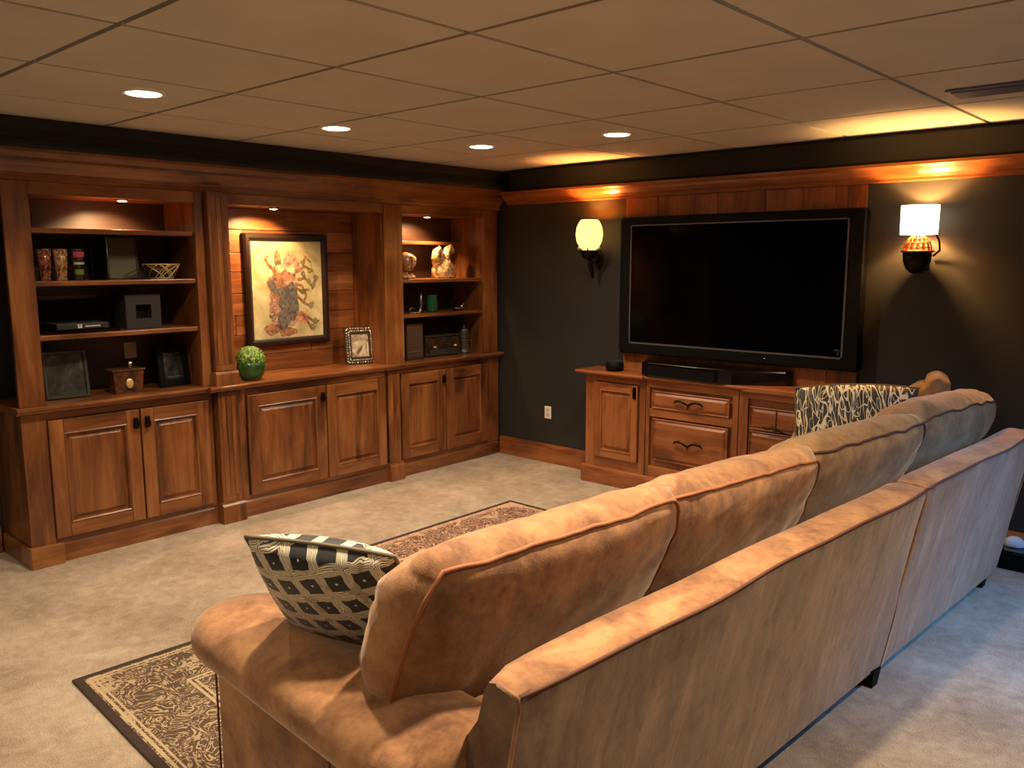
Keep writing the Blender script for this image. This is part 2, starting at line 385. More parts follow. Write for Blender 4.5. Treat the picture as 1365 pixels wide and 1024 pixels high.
# crown over the built-in
b = bm_new(); extrude_profile(b, [(-.40, 1.996), (.004, 1.996), (.006, 2.02), (.014, 2.025), (.014, 2.035), (.028, 2.05), (.05, 2.075), (.064, 2.088), (.064, 2.104), (.088, 2.128), (.094, 2.144), (-.40, 2.144)], 'y', -3.68, -.004)
cr = thing('crown_cornice', 'wide stepped wooden crown running over the whole built-in', 'cornice', (-.15, -1.8, 1.996)); obj('crown_profile', b, WY, cr)
for (x, y, e), lb in zip(PUCK, ('small round puck light at the top of the left shelf unit', 'small round puck light above the framed artwork', 'small round puck light at the top of the corner shelf unit')):
    zb = 1.935 if x < -.03 else 1.93
    t = thing('puck_light', lb, 'light', (x, y, zb), 'puck lights in the built-in')
    b = bm_new(); lathe(b, [(.034, -.001), (.034, -.008), (.028, -.013), (.024, -.013)], (x, y, zb)); obj('housing', b, SILV, t, True)
    b = bm_new(); lathe(b, [(.024, -.0135), (.018, -.0165), (.001, -.018)], (x, y, zb)); obj('lens', b, LENS, t, True)

# ------------------------------------------------------------ television wall
TX0, TX1, TZ0, TZ1 = 1.235, 2.925, .945, 1.895
t = thing('wood_backing_panel', 'reddish vertical-board wood panel on the wall behind the television', 'panel', (2.05, -.01, .80))
xs = [1.236, 1.34, 1.50, 1.78, 1.95, 2.28, 2.52, 2.72, 2.90]
for a, c in zip(xs, xs[1:]): bx('board', (a+.0015, c-.0015, -.016-random.uniform(0, .003), -.001, .80, 2.029), RZ, t, .002)
t = thing('television', 'large flat black television mounted above the wooden console', 'television', (2.08, -.06, TZ0))
b = bm_new(); rings = []
def rr(x0, x1, z0, z1, r, y, n=5):
    out = []
    for cx, cz, a0 in ((x1-r, z0+r, -90), (x1-r, z1-r, 0), (x0+r, z1-r, 90), (x0+r, z0+r, 180)):
        for i in range(n+1):
            a = math.radians(a0+90*i/n); out.append((cx+r*math.cos(a), y, cz+r*math.sin(a)))
    return out
loft(b, [rr(TX0, TX1, TZ0, TZ1, .02, -.02), rr(TX0, TX1, TZ0, TZ1, .02, -.075), rr(TX0+.008, TX1-.008, TZ0+.008, TZ1-.008, .02, -.085),
         rr(TX0+.085, TX1-.085, TZ0+.065, TZ1-.05, .008, -.085), rr(TX0+.09, TX1-.09, TZ0+.07, TZ1-.055, .006, -.078)], cap=False)
b.faces.new([b.verts.new(q) for q in rr(TX0, TX1, TZ0, TZ1, .02, -.02)])
obj('outer_frame', b, BLM, t)
ix0, ix1, iz0, iz1 = TX0+.09, TX1-.09, TZ0+.07, TZ1-.055
b = bm_new()
for q in ((ix0, ix1, -.086, -.078, iz0, iz0+.011), (ix0, ix1, -.086, -.078, iz1-.008, iz1), (ix0, ix0+.008, -.086, -.078, iz0, iz1), (ix1-.011, ix1, -.086, -.078, iz0, iz1)): box(b, *q)
obj('bezel', b, TRIMGREY, t)
bx('screen', (ix0, ix1, -.080, -.078, iz0, iz1), SCR, t)
b = bm_new(); tube(b, [(ix1-.038+.014*math.cos(a), -.087, iz0+.04+.016*math.sin(a)) for a in [math.radians(q) for q in range(-60, 170, 20)]], .0022, 6); obj('logo', b, SILV, t)
b = bm_new(); lathe(b, [(.004, -.002), (.004, .002)], (2.35, -.087, iz0-.03), 8); obj('indicator_light', b, WHT, t)

# console
T90 = Matrix(((0, 1, 0, 0), (-1, 0, 0, 0), (0, 0, 1, 0), (0, 0, 0, 1)))   # (x,y,z)->(y,-x,z): local +x becomes world -y, local y becomes world x
CY = .24                                    # front plane distance from wall
t = con = thing('media_console', 'low reddish wood media console with drawers and doors below the television', 'console', (2.0, -.12, 0))
bx('carcass', (1.07, 2.86, -CY+.02, -.022, .12, .79), RZ, t)
bx('side_panel', (2.86, 2.90, -CY+.02, -.022, .12, .79), RZ, t)
for q in ((1.07, 1.155), (1.525, 1.61), (2.225, 2.33), (2.72, 2.90)): bx('stile', (*q, -CY, -CY+.02, .12, .79), RZ, t, .003)
for q in ((1.155, 2.72, -CY+.001, -CY+.02, .745, .79), (1.155, 2.72, -CY+.001, -CY+.02, .12, .20), (1.61, 2.225, -CY+.001, -CY+.02, .545, .60)): bx('rail', q, RX, t, .003)
for q in (1.578, 2.264): bx('joint_line', (q, q+.004, -CY-.001, -CY+.02, .11, .79), BLM, t)
b = bm_new(); extrude_profile(b, [(-.02, 0), (-CY-.02, 0), (-CY-.02, .10), (-CY-.014, .115), (-CY-.008, .125), (-.02, .125)], 'x', 1.045, 2.93); obj('plinth', b, RX, t)
def contop(x0, x1, yf):
    extrude_profile(b, [(-.018, .79), (yf+.028, .79), (yf+.012, .797), (yf, .807), (yf, .817), (yf+.006, .821), (-.018, .821)], 'x', x0, x1)
    obj('top', b, RX, t, bevel=.002)
for q in ((1.005, 1.579, -CY-.05), (1.581, 2.299, -CY-.03)): b = bm_new(); contop(*q)
# the right end of the top is clipped back at the corner
b = bm_new(); pts = [(2.30, -.018), (2.30, -CY-.035), (2.74, -CY-.035), (2.965, -.10), (2.965, -.018)]
loft(b, [[(x, y, z) for x, y in pts] for z in (.791, .821)])
obj('top', b, RX, t, bevel=.004)
d = panel_door(con, 1.158, 1.522, .202, .743, CY, mats=(RZ, RX), fr=.05, T=T90)
b = bm_new(); box(b, 1.492, 1.508, -CY-.036, -CY-.02, .66, .725); box(b, 1.487, 1.513, -CY-.024, -CY-.02, .65, .735); obj('latch', b, IRON, d, bevel=.003)
b = bm_new(); lathe(b, [(.005, 0), (.006, .004), (.002, .009)], (0, 0, 0), 10)
for v in b.verts: v.co = Vector((1.475, -CY-.02-v.co.z, .57+v.co.y))
obj('lock', b, SILV, d)
def drawer(x0, x1, z0, z1, handle=True, split=None):
    b = bm_new(); a0, a1 = x0, x1
    def ring(i, h): return [(a0+i, -CY-h, z0+i), (a1-i, -CY-h, z0+i), (a1-i, -CY-h, z1-i), (a0+i, -CY-h, z1-i)]
    loft(b, [ring(0, -.005), ring(0, .006), ring(.005, .008), ring(.010, .001), ring(.014, .001), ring(.03, .010)], cap=False)
    b.faces.new([b.verts.new(q) for q in ring(.03, .010)])
    dr = obj('drawer', b, RX, con)
    if handle:
        xm, zm = (x0+x1)/2, (z0+z1)/2+.004
        hb = bm_new()
        for s in (-1, 1):
            tube(hb, [(xm, -CY-.03, zm-.012), (xm+s*.03, -CY-.036, zm+.004), (xm+s*.06, -CY-.034, zm+.012), (xm+s*.095, -CY-.028, zm+.004), (xm+s*.108, -CY-.022, zm-.01)], [.006, .007, .008, .007, .003], 8)
        tube(hb, [(xm, -CY-.008, zm-.012), (xm, -CY-.034, zm-.012)], .007, 8)
        tube(hb, [(xm, -CY-.03, zm-.008), (xm+.003, -CY-.034, zm-.035)], [.006, .003], 8)
        obj('handle', hb, IRON, dr, True)
    return dr
drawer(1.635, 2.205, .604, .725); drawer(1.645, 2.20, .245, .535)
d = drawer(2.345, 2.70, .555, .70, False); drawer(2.345, 2.70, .215, .548, False)
b = bm_new(); box(b, 2.518, 2.522, -CY-.013, -CY-.009, .56, .695); obj('center_joint', b, BLM, d)
b = bm_new(); tube(b, [(2.44, -CY-.022, .583), (2.47, -CY-.03, .575), (2.50, -CY-.03, .588), (2.54, -CY-.03, .575), (2.60, -CY-.026, .556)], [.003, .006, .006, .006, .003], 8); tube(b, [(2.50, -CY-.008, .588), (2.50, -CY-.03, .588)], .005, 6); obj('handle', b, IRON, d, True)
# sound base and small speaker
b = bm_new(); pts = [(1.44, -.03), (1.55, -.255), (1.60, -.278), (2.14, -.285), (2.22, -.262), (2.50, -.09), (2.52, -.03)]
loft(b, [[(x+(1.98-x)*s, y+(-.13-y)*s, z) for x, y in pts] for s, z in ((.015, .821), (0, .83), (0, .903), (.01, .912), (.05, .917))])
t = thing('soundbar', 'wide glossy black sound base on the console below the television', 'soundbar', (2.0, -.15, .821)); obj('cabinet', b, BLK, t, bevel=.004)
b = bm_new(); box(b, 1.62, 2.12, -.290, -.283, .835, .893); obj('grille', b, BLM, t)
b = bm_new(); box(b, 2.09, 2.14, -.268, -.25, .910, .916); obj('badge', b, SILV, t)
t = thing('small_speaker', 'small black round speaker at the left end of the console top', 'speaker', (1.27, -.17, .821))
b = bm_new(); lathe(b, [(.05, 0), (.062, .006), (.066, .03), (.062, .055), (.055, .064), (.04, .067), (.001, .067)], (1.27, -.17, .821), 28); obj('body', b, BLM, t, True)
b = bm_new(); tube(b, [(1.27+.046*math.cos(a), -.17+.046*math.sin(a), .8885) for a in [2*PI*i/24 for i in range(24)]], .002, 6, True); obj('rim', b, TRIMGREY, t, True)

# wall outlet
t = thing('wall_outlet', 'white power outlet low on the dark wall left of the console', 'outlet', (.52, -.004, .405))
bx('cover_plate', (.487, .553, -.007, -.0005, .355, .455), WHT, t, .003)
for z in (.385, .425):
    b = bm_new(); lathe(b, [(.016, 0), (.016, .003)], (0, 0, 0), 16)
    for v in b.verts: v.co = Vector((.52+v.co.x, -.007-v.co.z, z+v.co.y))
    s_ = obj('socket', b, M('socket_white', .5, (205, 198, 186)).m, t)
    bx('slot', (.513, .515, -.0108, -.0098, z-.004, z+.007), BLM, s_); bx('slot', (.525, .527, -.0108, -.0098, z-.004, z+.007), BLM, s_)

# sconces
t = thing('wall_sconce', 'dark metal sconce with a glowing egg-shaped glass shade left of the television', 'sconce', (SC1[0], -.01, 1.5))
x, y = SC1
b = bm_new(); lathe(b, [(.035, 1.665), (.066, 1.685), (.09, 1.73), (.098, 1.78), (.092, 1.83), (.075, 1.868), (.06, 1.886)], (x, y, 0), 32)
b.faces.ensure_lookup_table(); bmesh.ops.delete(b, geom=[f for f in b.faces if len(f.verts) > 4 and f.calc_center_median().z > 1.88], context='FACES'); obj('shade', b, SHADE, t, True)
b = bm_new(); lathe(b, [(.008, 1.60), (.03, 1.605), (.05, 1.62), (.06, 1.648), (.078, 1.66), (.08, 1.668), (.06, 1.67), (.034, 1.668)], (x, y, 0), 28); obj('cup', b, IRON, t, True)
b = bm_new()
for k in range(6):
    b = bm_new(); a = 2*PI*k/6; tube(b, [(x+.078*math.cos(a), y+.078*math.sin(a), 1.664), (x+.088*math.cos(a), y+.088*math.sin(a), 1.683), (x+.080*math.cos(a), y+.080*math.sin(a), 1.69)], .005, 6)
    obj('cup_leaf', b, SILV, t, True)
b = bm_new(); tube(b, [(x, y, 1.61), (x+.004, y+.01, 1.575), (x-.006, y+.03, 1.54), (x, y+.045, 1.50), (x+.004, y+.04, 1.47)], [.012, .016, .018, .013, .009], 10); obj('tail', b, IRON, t, True)
b = bm_new(); tube(b, [(x, -.015, 1.60), (x, -.06, 1.58), (x, y+.02, 1.59)], .009, 8); obj('arm', b, IRON, t, True)
b = bm_new(); lathe(b, [(.03, 0), (.034, .004), (.03, .010), (.012, .015)], (0, 0, 0), 24)
for v in b.verts: v.co = Vector((x+v.co.x, -.001-v.co.z, 1.60+v.co.y*2.0))
obj('wall_plate', b, IRON, t, True)
t = thing('wall_sconce', 'dark sconce with a white drum shade and copper wire cage right of the television', 'sconce', (SC2[0], -.01, 1.5))
x, y = SC2
b = bm_new(); n = 32
rings = [[(x+r*math.cos(2*PI*i/n), y+r*math.sin(2*PI*i/n), z) for i in range(n)] for r, z in ((.094, 1.735), (.096, 1.89), (.093, 1.89), (.091, 1.735))]
loft(b, rings+[rings[0]], cap=False); obj('shade', b, SHADE2, t, True)
b = bm_new()
for k in range(7):
    a = PI*k/7; tube(b, [(x+.07*math.cos(q)*math.cos(a), y+.07*math.cos(q)*math.sin(a), 1.645+.09*math.sin(q)) for q in [PI*j/12 for j in range(13)]], .0035, 6)
for zz_, r_ in ((1.665, .066), (1.69, .062), (1.712, .05)):
    tube(b, [(x+r_*math.cos(2*PI*i/20), y+r_*math.sin(2*PI*i/20), zz_) for i in range(20)], .003, 6, True)
obj('wire_cage', b, COPPER, t, True)
b = bm_new(); lathe(b, [(.03, 1.652), (.082, 1.650), (.087, 1.643), (.078, 1.638), (.03, 1.636)], (x, y, 0), 28); obj('drip_plate', b, COPPER, t, True)
b = bm_new(); lathe(b, [(.004, 1.522), (.03, 1.528), (.055, 1.55), (.070, 1.59), (.074, 1.637)], (x, y, 0), 28); obj('bowl', b, IRON, t, True)
b = bm_new(); tube(b, [(x+.08, y+.02, 1.735), (x+.09, y+.06, 1.70), (x+.088, y+.09, 1.65), (x+.05, -.02, 1.62)], .006, 6); tube(b, [(x, y+.05, 1.58), (x, -.012, 1.58)], .010, 8); obj('arm', b, IRON, t, True)
b = bm_new(); box(b, x-.03, x+.03, -.012, -.001, 1.54, 1.66); obj('wall_plate', b, IRON, t, bevel=.004)

# ------------------------------------------------------------ framed artwork
AY0, AY1, AZ0, AZ1, AX = -2.105, -1.455, 1.025, 1.778, -.335
t = art = thing('framed_artwork', 'dark framed painting of a figure with roses on a pale green ground', 'painting', (AX, (AY0+AY1)/2, AZ0))
fb = .048
b = bm_new()
def fring(i, h): return [(AX+h, AY0+i, AZ0+i), (AX+h, AY1-i, AZ0+i), (AX+h, AY1-i, AZ1-i), (AX+h, AY0+i, AZ1-i)]
loft(b, [fring(0, -.014), fring(0, .014), fring(.01, .024), fring(.03, .024), fring(.04, .016), fring(fb, .012), fring(fb, 0)], cap=False)
obj('frame', b, M('espresso_frame', .35, (34, 20, 14)).m, t)
m = M('painted_ground', .55); v = m.coords('Object'); f1 = m.noise(v, 4, 5, .6, 1)
m.base(m.ramp(f1, [(.3, (132, 124, 84)), (.48, (176, 168, 124)), (.66, (206, 198, 156))])); 
bx('canvas', (AX-.012, AX+.004, AY0+fb, AY1-fb, AZ0+fb, AZ1-fb), m.m, t)
def paint(name, c1, c2):
    m = M(name, .6); v = m.coords('Object'); m.base(m.ramp(m.noise(v, 22, 5, .65, 1.5), [(.38, c1), (.6, c2)])); return m.m
PP = {'rose': paint('paint_rose', (142, 88, 70), (196, 150, 124)), 'grey': paint('paint_slate', (48, 45, 45), (112, 106, 102)), 'brown': paint('paint_umber', (96, 62, 42), (160, 118, 84)),
      'cream': paint('paint_cream', (170, 140, 100), (222, 204, 164)), 'leaf': paint('paint_moss', (84, 82, 54), (134, 126, 86)), 'mauve': paint('paint_mauve', (120, 84, 78), (176, 142, 128))}
cw, ch = (AY1-AY0-2*fb), (AZ1-AZ0-2*fb)
lay = [0]
def blob(u, v, ru, rv, rot, col, wob=.12, n=28, seed=0):
    """flat brush patch on the canvas; u,v in 0..1 from lower left"""
    lay[0] += 1; bb = bm_new(); cy, cz = AY0+fb+u*cw, AZ0+fb+v*ch; xx = AX+.0042+lay[0]*.00012; ring = []
    for i in range(n):
        a = 2*PI*i/n; k = 1+wob*math.sin(3*a+seed)+wob*.6*math.sin(7*a+seed*2.3)
        p, q = ru*cw*k*math.cos(a), rv*cw*k*math.sin(a); c_, s_ = math.cos(rot), math.sin(rot)
        ring.append(bb.verts.new((xx, cy+p*c_-q*s_, cz+p*s_+q*c_)))
    bb.faces.new(ring); obj('brush_patch', bb, PP[col], art)
def stroke(pts, r, col):
    lay[0] += 1; bb = bm_new(); xx = AX+.0042+lay[0]*.00012
    P = [Vector((xx, AY0+fb+u*cw, AZ0+fb+v*ch)) for u, v in pts]; L = []; R = []
    for i, q in enumerate(P):
        d = (P[min(i+1, len(P)-1)]-P[max(i-1, 0)]).normalized(); nn = Vector((0, -d.z, d.y)); w_ = r*cw*(1-.6*i/len(P))
        L.append(bb.verts.new(q+nn*w_)); R.append(bb.verts.new(q-nn*w_))
    for i in range(len(P)-1): bb.faces.new((L[i], L[i+1], R[i+1], R[i]))
    obj('brush_stroke', bb, PP[col], art)
blob(.28, .10, .14, .07, .2, 'brown', seed=1); blob(.48, .06, .13, .06, 0, 'brown', seed=2)
blob(.30, .35, .08, .12, .2, 'mauve', .2, seed=3); blob(.44, .24, .17, .16, .2, 'mauve', .15, seed=4); blob(.66, .2, .12, .07, 0, 'rose', .2, seed=4.4)
blob(.50, .40, .15, .26, .15, 'grey', .08, seed=5); blob(.44, .2, .10, .13, -.5, 'grey', .1, seed=5.5)
blob(.30, .52, .07, .16, .3, 'brown', .15, seed=6); stroke([(.26, .60), (.30, .50), (.40, .45), (.46, .42)], .05, 'grey')
blob(.44, .64, .16, .12, 0, 'brown', .2, seed=7); blob(.50, .62, .07, .08, 0, 'rose', .1, seed=8)
blob(.55, .76, .12, .13, .1, 'mauve', .06, seed=9); blob(.56, .79, .09, .075, 0, 'rose', .12, seed=10); blob(.55, .71, .06, .05, 0, 'cream', .2, seed=11)
blob(.30, .77, .13, .07, -.5, 'brown', .1, seed=12); blob(.31, .78, .10, .045, -.5, 'cream', .1, seed=13); blob(.40, .72, .07, .05, .4, 'cream', .2, seed=14); blob(.36, .82, .05, .09, 0, 'leaf', .12, seed=15)
for q in ([(.62, .68), (.74, .74), (.86, .70), (.84, .76)], [(.64, .60), (.74, .62), (.84, .55), (.92, .60)], [(.60, .52), (.70, .48), (.80, .50)], [(.62, .44), (.72, .36), (.82, .32), (.86, .36)],
          [(.66, .26), (.78, .20), (.88, .14), (.94, .16)], [(.6, .56), (.7, .54), (.76, .44), (.72, .38)], [(.72, .76), (.76, .84), (.84, .78)], [(.36, .26), (.28, .22), (.22, .24)], [(.72, .22), (.82, .08), (.9, .1)]): stroke(q, .018, 'brown')
for q in ((.72, .78, 1), (.82, .70, 0), (.80, .58, 2), (.86, .54, 1), (.70, .48, 0), (.82, .33, 1), (.88, .16, 2), (.28, .22, 1), (.72, .66, 2), (.9, .62, 1), (.84, .1, 2)): blob(q[0], q[1], .04, .028, q[2], 'leaf', .2, 14, q[2]*2+q[0]*9)

# ------------------------------------------------------------ things on the shelves
def frame_stand(label, yc, z0, wd, ht, lean, x, mf, mi, yaw=0, border=.03, cat='photo frame', name='photo_frame'):
    t = thing(name, label, cat, (x, yc, z0))
    T = Matrix.Translation((x, yc, z0)) @ Matrix.Rotation(yaw, 4, 'Z') @ Matrix.Rotation(-lean, 4, 'Y')
    b = bm_new(); hw = wd/2
    def rg(i, h): return [T @ Vector(q) for q in ((h, -hw+i, i), (h, hw-i, i), (h, hw-i, ht-i), (h, -hw+i, ht-i))]
    loft(b, [rg(0, 0), rg(0, .014), rg(.005, .019), rg(border-.006, .019), rg(border, .008)], cap=False)
    b.faces.new([b.verts.new(q) for q in rg(0, 0)])
    obj('frame', b, mf, t)
    b = bm_new(); box(b, .002, .009, -hw+border-.001, hw-border+.001, border-.001, ht-border+.001, T); obj('picture', b, mi, t)
    b = bm_new(); box(b, -.004, 0, -.02, .02, .02, ht*.75, T)
    obj('easel_back', b, BLM, t)
    return t, T
def photo(name, d, m_, l_, sc=9):
    m = M(name, .25); v = m.coords('Object'); m.base(m.ramp(m.noise(v, sc, 4, .6, 1.2), [(.35, d), (.5, m_), (.65, l_)])); return m.m
frame_stand('grey-edged dark picture frame leaning at the left end of the counter', -3.31, ZC, .225, .262, .16, -.15, M('pewter_frame', .35, (52, 50, 48)).m, photo('dark_landscape', (34, 34, 32), (54, 54, 48), (88, 86, 76), 7), yaw=-.1, border=.022)
t, T = frame_stand('black picture frame with a dark print at the right of the left counter', -2.70, ZC, .20, .245, .14, -.16, BLM, photo('charcoal_print', (24, 24, 24), (40, 40, 38), (70, 68, 62), 12), yaw=.08, border=.042)
b = bm_new()
for i in range(8): box(b, .0095, .0115, -.05+.012*i, -.043+.012*i, .19, .197, T)
box(b, .0095, .0115, -.045, .045, .055, .060, T); obj('print_marks', b, TRIMGREY, t)
# beaded silver photo frame
t, T = frame_stand('silver beaded photo frame standing right of the painting', -1.285, ZC, .235, .27, .12, -.19, M('aged_silver', .3, (96, 84, 66), Metallic=.8).m, photo('sepia_photo', (90, 80, 60), (176, 164, 138), (222, 214, 192), 14), yaw=-.3, border=.055)
b = bm_new()
for side in range(4):
    for r_ in range(2):
        ins = .012+.018*r_; W_, H_ = .225-2*ins, .268-2*ins; n_ = 10 if side < 2 else 12
        for i in range(n_):
            q = (i+.5)/n_
            p = [(-W_/2+q*W_, ins), (-W_/2+q*W_, .268-ins), (-W_/2, ins+q*H_), (W_/2, ins+q*H_)][side]
            bmesh.ops.create_icosphere(b, subdivisions=1, radius=.0078, matrix=T @ Matrix.Translation((.019, p[0], p[1])))
o = obj('beads', b, SILV, t, True); o['kind'] = 'stuff'
# glass/wood caddy box on left counter
m = M('dark_burl_box', .2); m.base(m.ramp(m.noise(m.coords('Object'), 14, 4, .6, 1), [(.35, (38, 20, 14)), (.6, (92, 56, 36))]))
t = thing('trinket_box', 'small brown glossy box with a glass stopper between the two dark frames', 'box', (-.14, -3.0, ZC))
b = bm_new(); loft(b, [[(-.14+sx*dx, -3.0+sy*dy, ZC+z) for sx, sy in ((-1, -1), (1, -1), (1, 1), (-1, 1))] for dx, dy, z in ((.045, .076, 0), (.052, .088, .125))]); obj('body', b, m.m, t, bevel=.006)
b = bm_new(); box(b, -.197, -.083, -3.093, -2.907, ZC+.125, ZC+.137); obj('lid', b, m.m, t, bevel=.004)
b = bm_new(); lathe(b, [(.012, 0), (.008, .01), (.016, .02), (.014, .034), (.002, .04)], (-.14, -2.97, ZC+.137), 14); obj('stopper', b, SILV, t, True)
b = bm_new(); bmesh.ops.create_uvsphere(b, u_segments=14, v_segments=10, radius=.022, matrix=Matrix.Translation((-.086, -3.0, ZC+.055)) @ Matrix.Diagonal((.35, 1, 1.3, 1))); obj('ornament', b, GOLD, t, True)
# switch plate on back panel
t = thing('switch_plate', 'small beige switch plate on the dark back of the left shelves', 'switch', (-.368, -2.86, 1.07))
bx('cover_plate', (-.3695, -.364, -2.90, -2.828, 1.02, 1.115), M('beige_plate', .5, (196, 172, 144)).m, t, .002)
bx('rocker', (-.364, -.361, -2.88, -2.848, 1.04, 1.095), M('beige_rocker', .45, (204, 182, 156)).m, t, .001)
# shelf 3: tray, player, speaker box
Z3 = 1.213
t = thing('serving_tray', 'flat black tray under the slim player on the left shelves', 'tray', (-.17, -3.23, Z3))
b = bm_new(); loft(b, [[(-.17+sx*dx, -3.23+sy*dy, Z3+z) for sx, sy in ((-1, -1), (1, -1), (1, 1), (-1, 1))] for dx, dy, z in ((.10, .19, 0), (.12, .20, .018), (.114, .194, .018), (.10, .186, .008))]); obj('pan', b, BLK, t, bevel=.002)
t = thing('disc_player', 'slim dark media player with white markings on the left shelves', 'media player', (-.17, -3.225, Z3+.019))
bx('case', (-.25, -.09, -3.36, -3.09, Z3+.019, Z3+.050), CHAR, t, .003)
for i, (a, c) in enumerate(((-.011, .012), (.0, .012))):
    for k in range(2): bx('logo_square', (-.0898, -.0885, -3.255+k*.013, -3.245+k*.013, Z3+.025+i*.011, Z3+.033+i*.011), WHT, t)
for k in range(9): bx('printed_mark', (-.0898, -.0888, -3.215+k*.009, -3.209+k*.009, Z3+.030, Z3+.037), WHT, t)
t = thing('black_cabinet_box', 'large black receiver box set back behind the slim player', 'receiver', (-.32, -3.2, Z3))
bx('case', (-.354, -.295, -3.45, -3.02, Z3+.0, Z3+.165), BLM, t, .004)
bx('front_strip', (-.295, -.293, -3.44, -3.03, Z3+.02, Z3+.04), BLK, t)
t = thing('speaker_box', 'square charcoal speaker box with a dark square opening on the left shelves', 'speaker', (-.17, -2.885, Z3))
b = bm_new(); x0, x1, y0, y1, z0, z1 = -.25, -.10, -2.99, -2.785, Z3, Z3+.195
def sr(i, h): return [(x1+h, y0+i, z0+i), (x1+h, y1-i, z0+i), (x1+h, y1-i, z1-i), (x1+h, y0+i, z1-i)]
loft(b, [[(x0, p[1], p[2]) for p in sr(0, 0)], sr(0, -.004), sr(.004, 0), sr(.058, 0), sr(.06, -.05)], cap=True); obj('case', b, CHAR, t)
bx('opening_back', (-.149, -.146, -2.93, -2.845, Z3+.062, Z3+.133), BLM, t)
# shelf 2: three printed tumblers, leaning board, wire basket
Z2 = 1.493
def tumbler(y, cols, lb):
    t = thing('tumbler', lb, 'glass', (-.12, y, Z2), 'printed tumblers on the left shelves')
    b = bm_new(); lathe(b, [(.026, 0), (.028, .006), (.024, .012), (.026, .03), (.033, .10), (.0345, .165), (.0325, .165), (.031, .10), (.024, .03), (.001, .022)], (-.12, y, Z2), 24)
    m = M('printed_glass', .12); g = m.noise(m.coords('Object', (1, 1, .7)), 34, 3, .6, 1.5)
    m.base(m.ramp(g, [(.36, cols[0]), (.5, cols[1]), (.64, cols[2])])); obj('glass', b, m.m, t, True)
    b = bm_new(); tube(b, [(-.12+.0335*math.cos(2*PI*i/24), y+.0335*math.sin(2*PI*i/24), Z2+.165) for i in range(24)], .0016, 6, True); obj('rim', b, SILV, t, True)
    return t
tumbler(-3.385, ((66, 30, 24), (120, 66, 50), (176, 130, 100)), 'reddish brown printed tumbler, leftmost of the three glasses')
tumbler(-3.305, ((96, 56, 34), (160, 116, 76), (206, 176, 130)), 'tan and cream printed tumbler, middle of the three glasses')
t = tumbler(-3.22, ((26, 24, 22), (44, 40, 34), (70, 64, 48)), 'dark tumbler with pink and green print, rightmost of the three glasses')
for (z_, h__, c_) in ((.125, .028, (176, 70, 92)), (.085, .012, (190, 186, 170)), (.03, .03, (96, 122, 52))):
    b = bm_new(); r0 = .0353 if z_ > .1 else (.0335 if z_ > .05 else .0293)
    a_ = [math.radians(q) for q in range(-50, 60, 10)]
    loft(b, [[(-.12+(r0+zz__*.06)*math.cos(q), -3.22+(r0+zz__*.06)*math.sin(q), Z2+z_+zz__) for q in a_] for zz__ in (0, h__)], close=False); obj('print_band', b, M('print_colour', .4, c_).m, t, True)
t, T = frame_stand('olive grey board in a thin frame leaning in the middle of the left shelves', -2.965, Z2, .255, .235, .12, -.25, M('thin_pewter_edge', .3, (88, 84, 76)).m, M('olive_board', .5, (98, 90, 66)).m, border=.008, cat='framed board', name='framed_board')
t = thing('magazine_file', 'slim black upright folder with a silver edge beside the glasses', 'folder', (-.15, -3.085, Z2))
b = bm_new(); box(b, -.24, -.06, -3.094, -3.078, Z2, Z2+.232); obj('cover', b, BLM, t, bevel=.002)
b = bm_new(); tube(b, [(-.06, -3.086, Z2+.002), (-.055, -3.086, Z2+.12), (-.06, -3.086, Z2+.232)], .0035, 6); obj('metal_edge', b, TRIMGREY, t, True)
t = thing('wire_basket', 'openwork gold wire bowl at the right of the left shelves', 'basket', (-.13, -2.755, Z2))
b = bm_new(); rnd = random.Random(3)
def bask(a, h): r = .065+.04*h; return (-.13+r*.75*math.cos(a), -2.755+r*math.sin(a), Z2+.006+.078*h)
for k in range(22):
    a = rnd.uniform(0, 2*PI); da = rnd.choice((-1, 1))*rnd.uniform(.5, 1.5)
    tube(b, [bask(a+da*q/8, q/8) for q in range(9)], .0026, 6)
for h_, r_ in ((1, .004), (0, .003)): tube(b, [bask(2*PI*i/30, h_) for i in range(30)], r_, 6, True)
obj('wire_weave', b, GOLD, t, True)
b = bm_new(); lathe(b, [(.001, .004), (.066, .005), (.095, .072), (.09, .072), (.062, .010), (.001, .009)], (-.13, -2.755, Z2), 24, .72, 1); obj('liner', b, M('dark_liner', .6, (46, 28, 20)).m, t, True)

# green ball plant in the niche
t = thing('ball_plant', 'round bright green plant in a green glazed pot by the left pilaster', 'plant', (-.06, -2.25, ZC))
m = M('green_glaze', .25); m.base(m.ramp(m.noise(m.coords('Object'), 18, 3), [(.35, (26, 58, 22)), (.65, (60, 104, 44))]))
b = bm_new(); lathe(b, [(.045, 0), (.06, .006), (.082, .04), (.09, .08), (.085, .11), (.07, .125), (.001, .12)], (-.06, -2.25, ZC), 28); obj('pot', b, m.m, t, True)
m = M('leaf_green', .5); m.base(m.ramp(m.noise(m.coords('Object'), 60, 3), [(.35, (58, 96, 30)), (.5, (110, 150, 60)), (.66, (176, 204, 112))]))
b = bm_new(); rnd = random.Random(5)
bmesh.ops.create_uvsphere(b, u_segments=20, v_segments=12, radius=.078, matrix=Matrix.Translation((-.06, -2.25, ZC+.135)) @ Matrix.Diagonal((1, 1, .85, 1)))
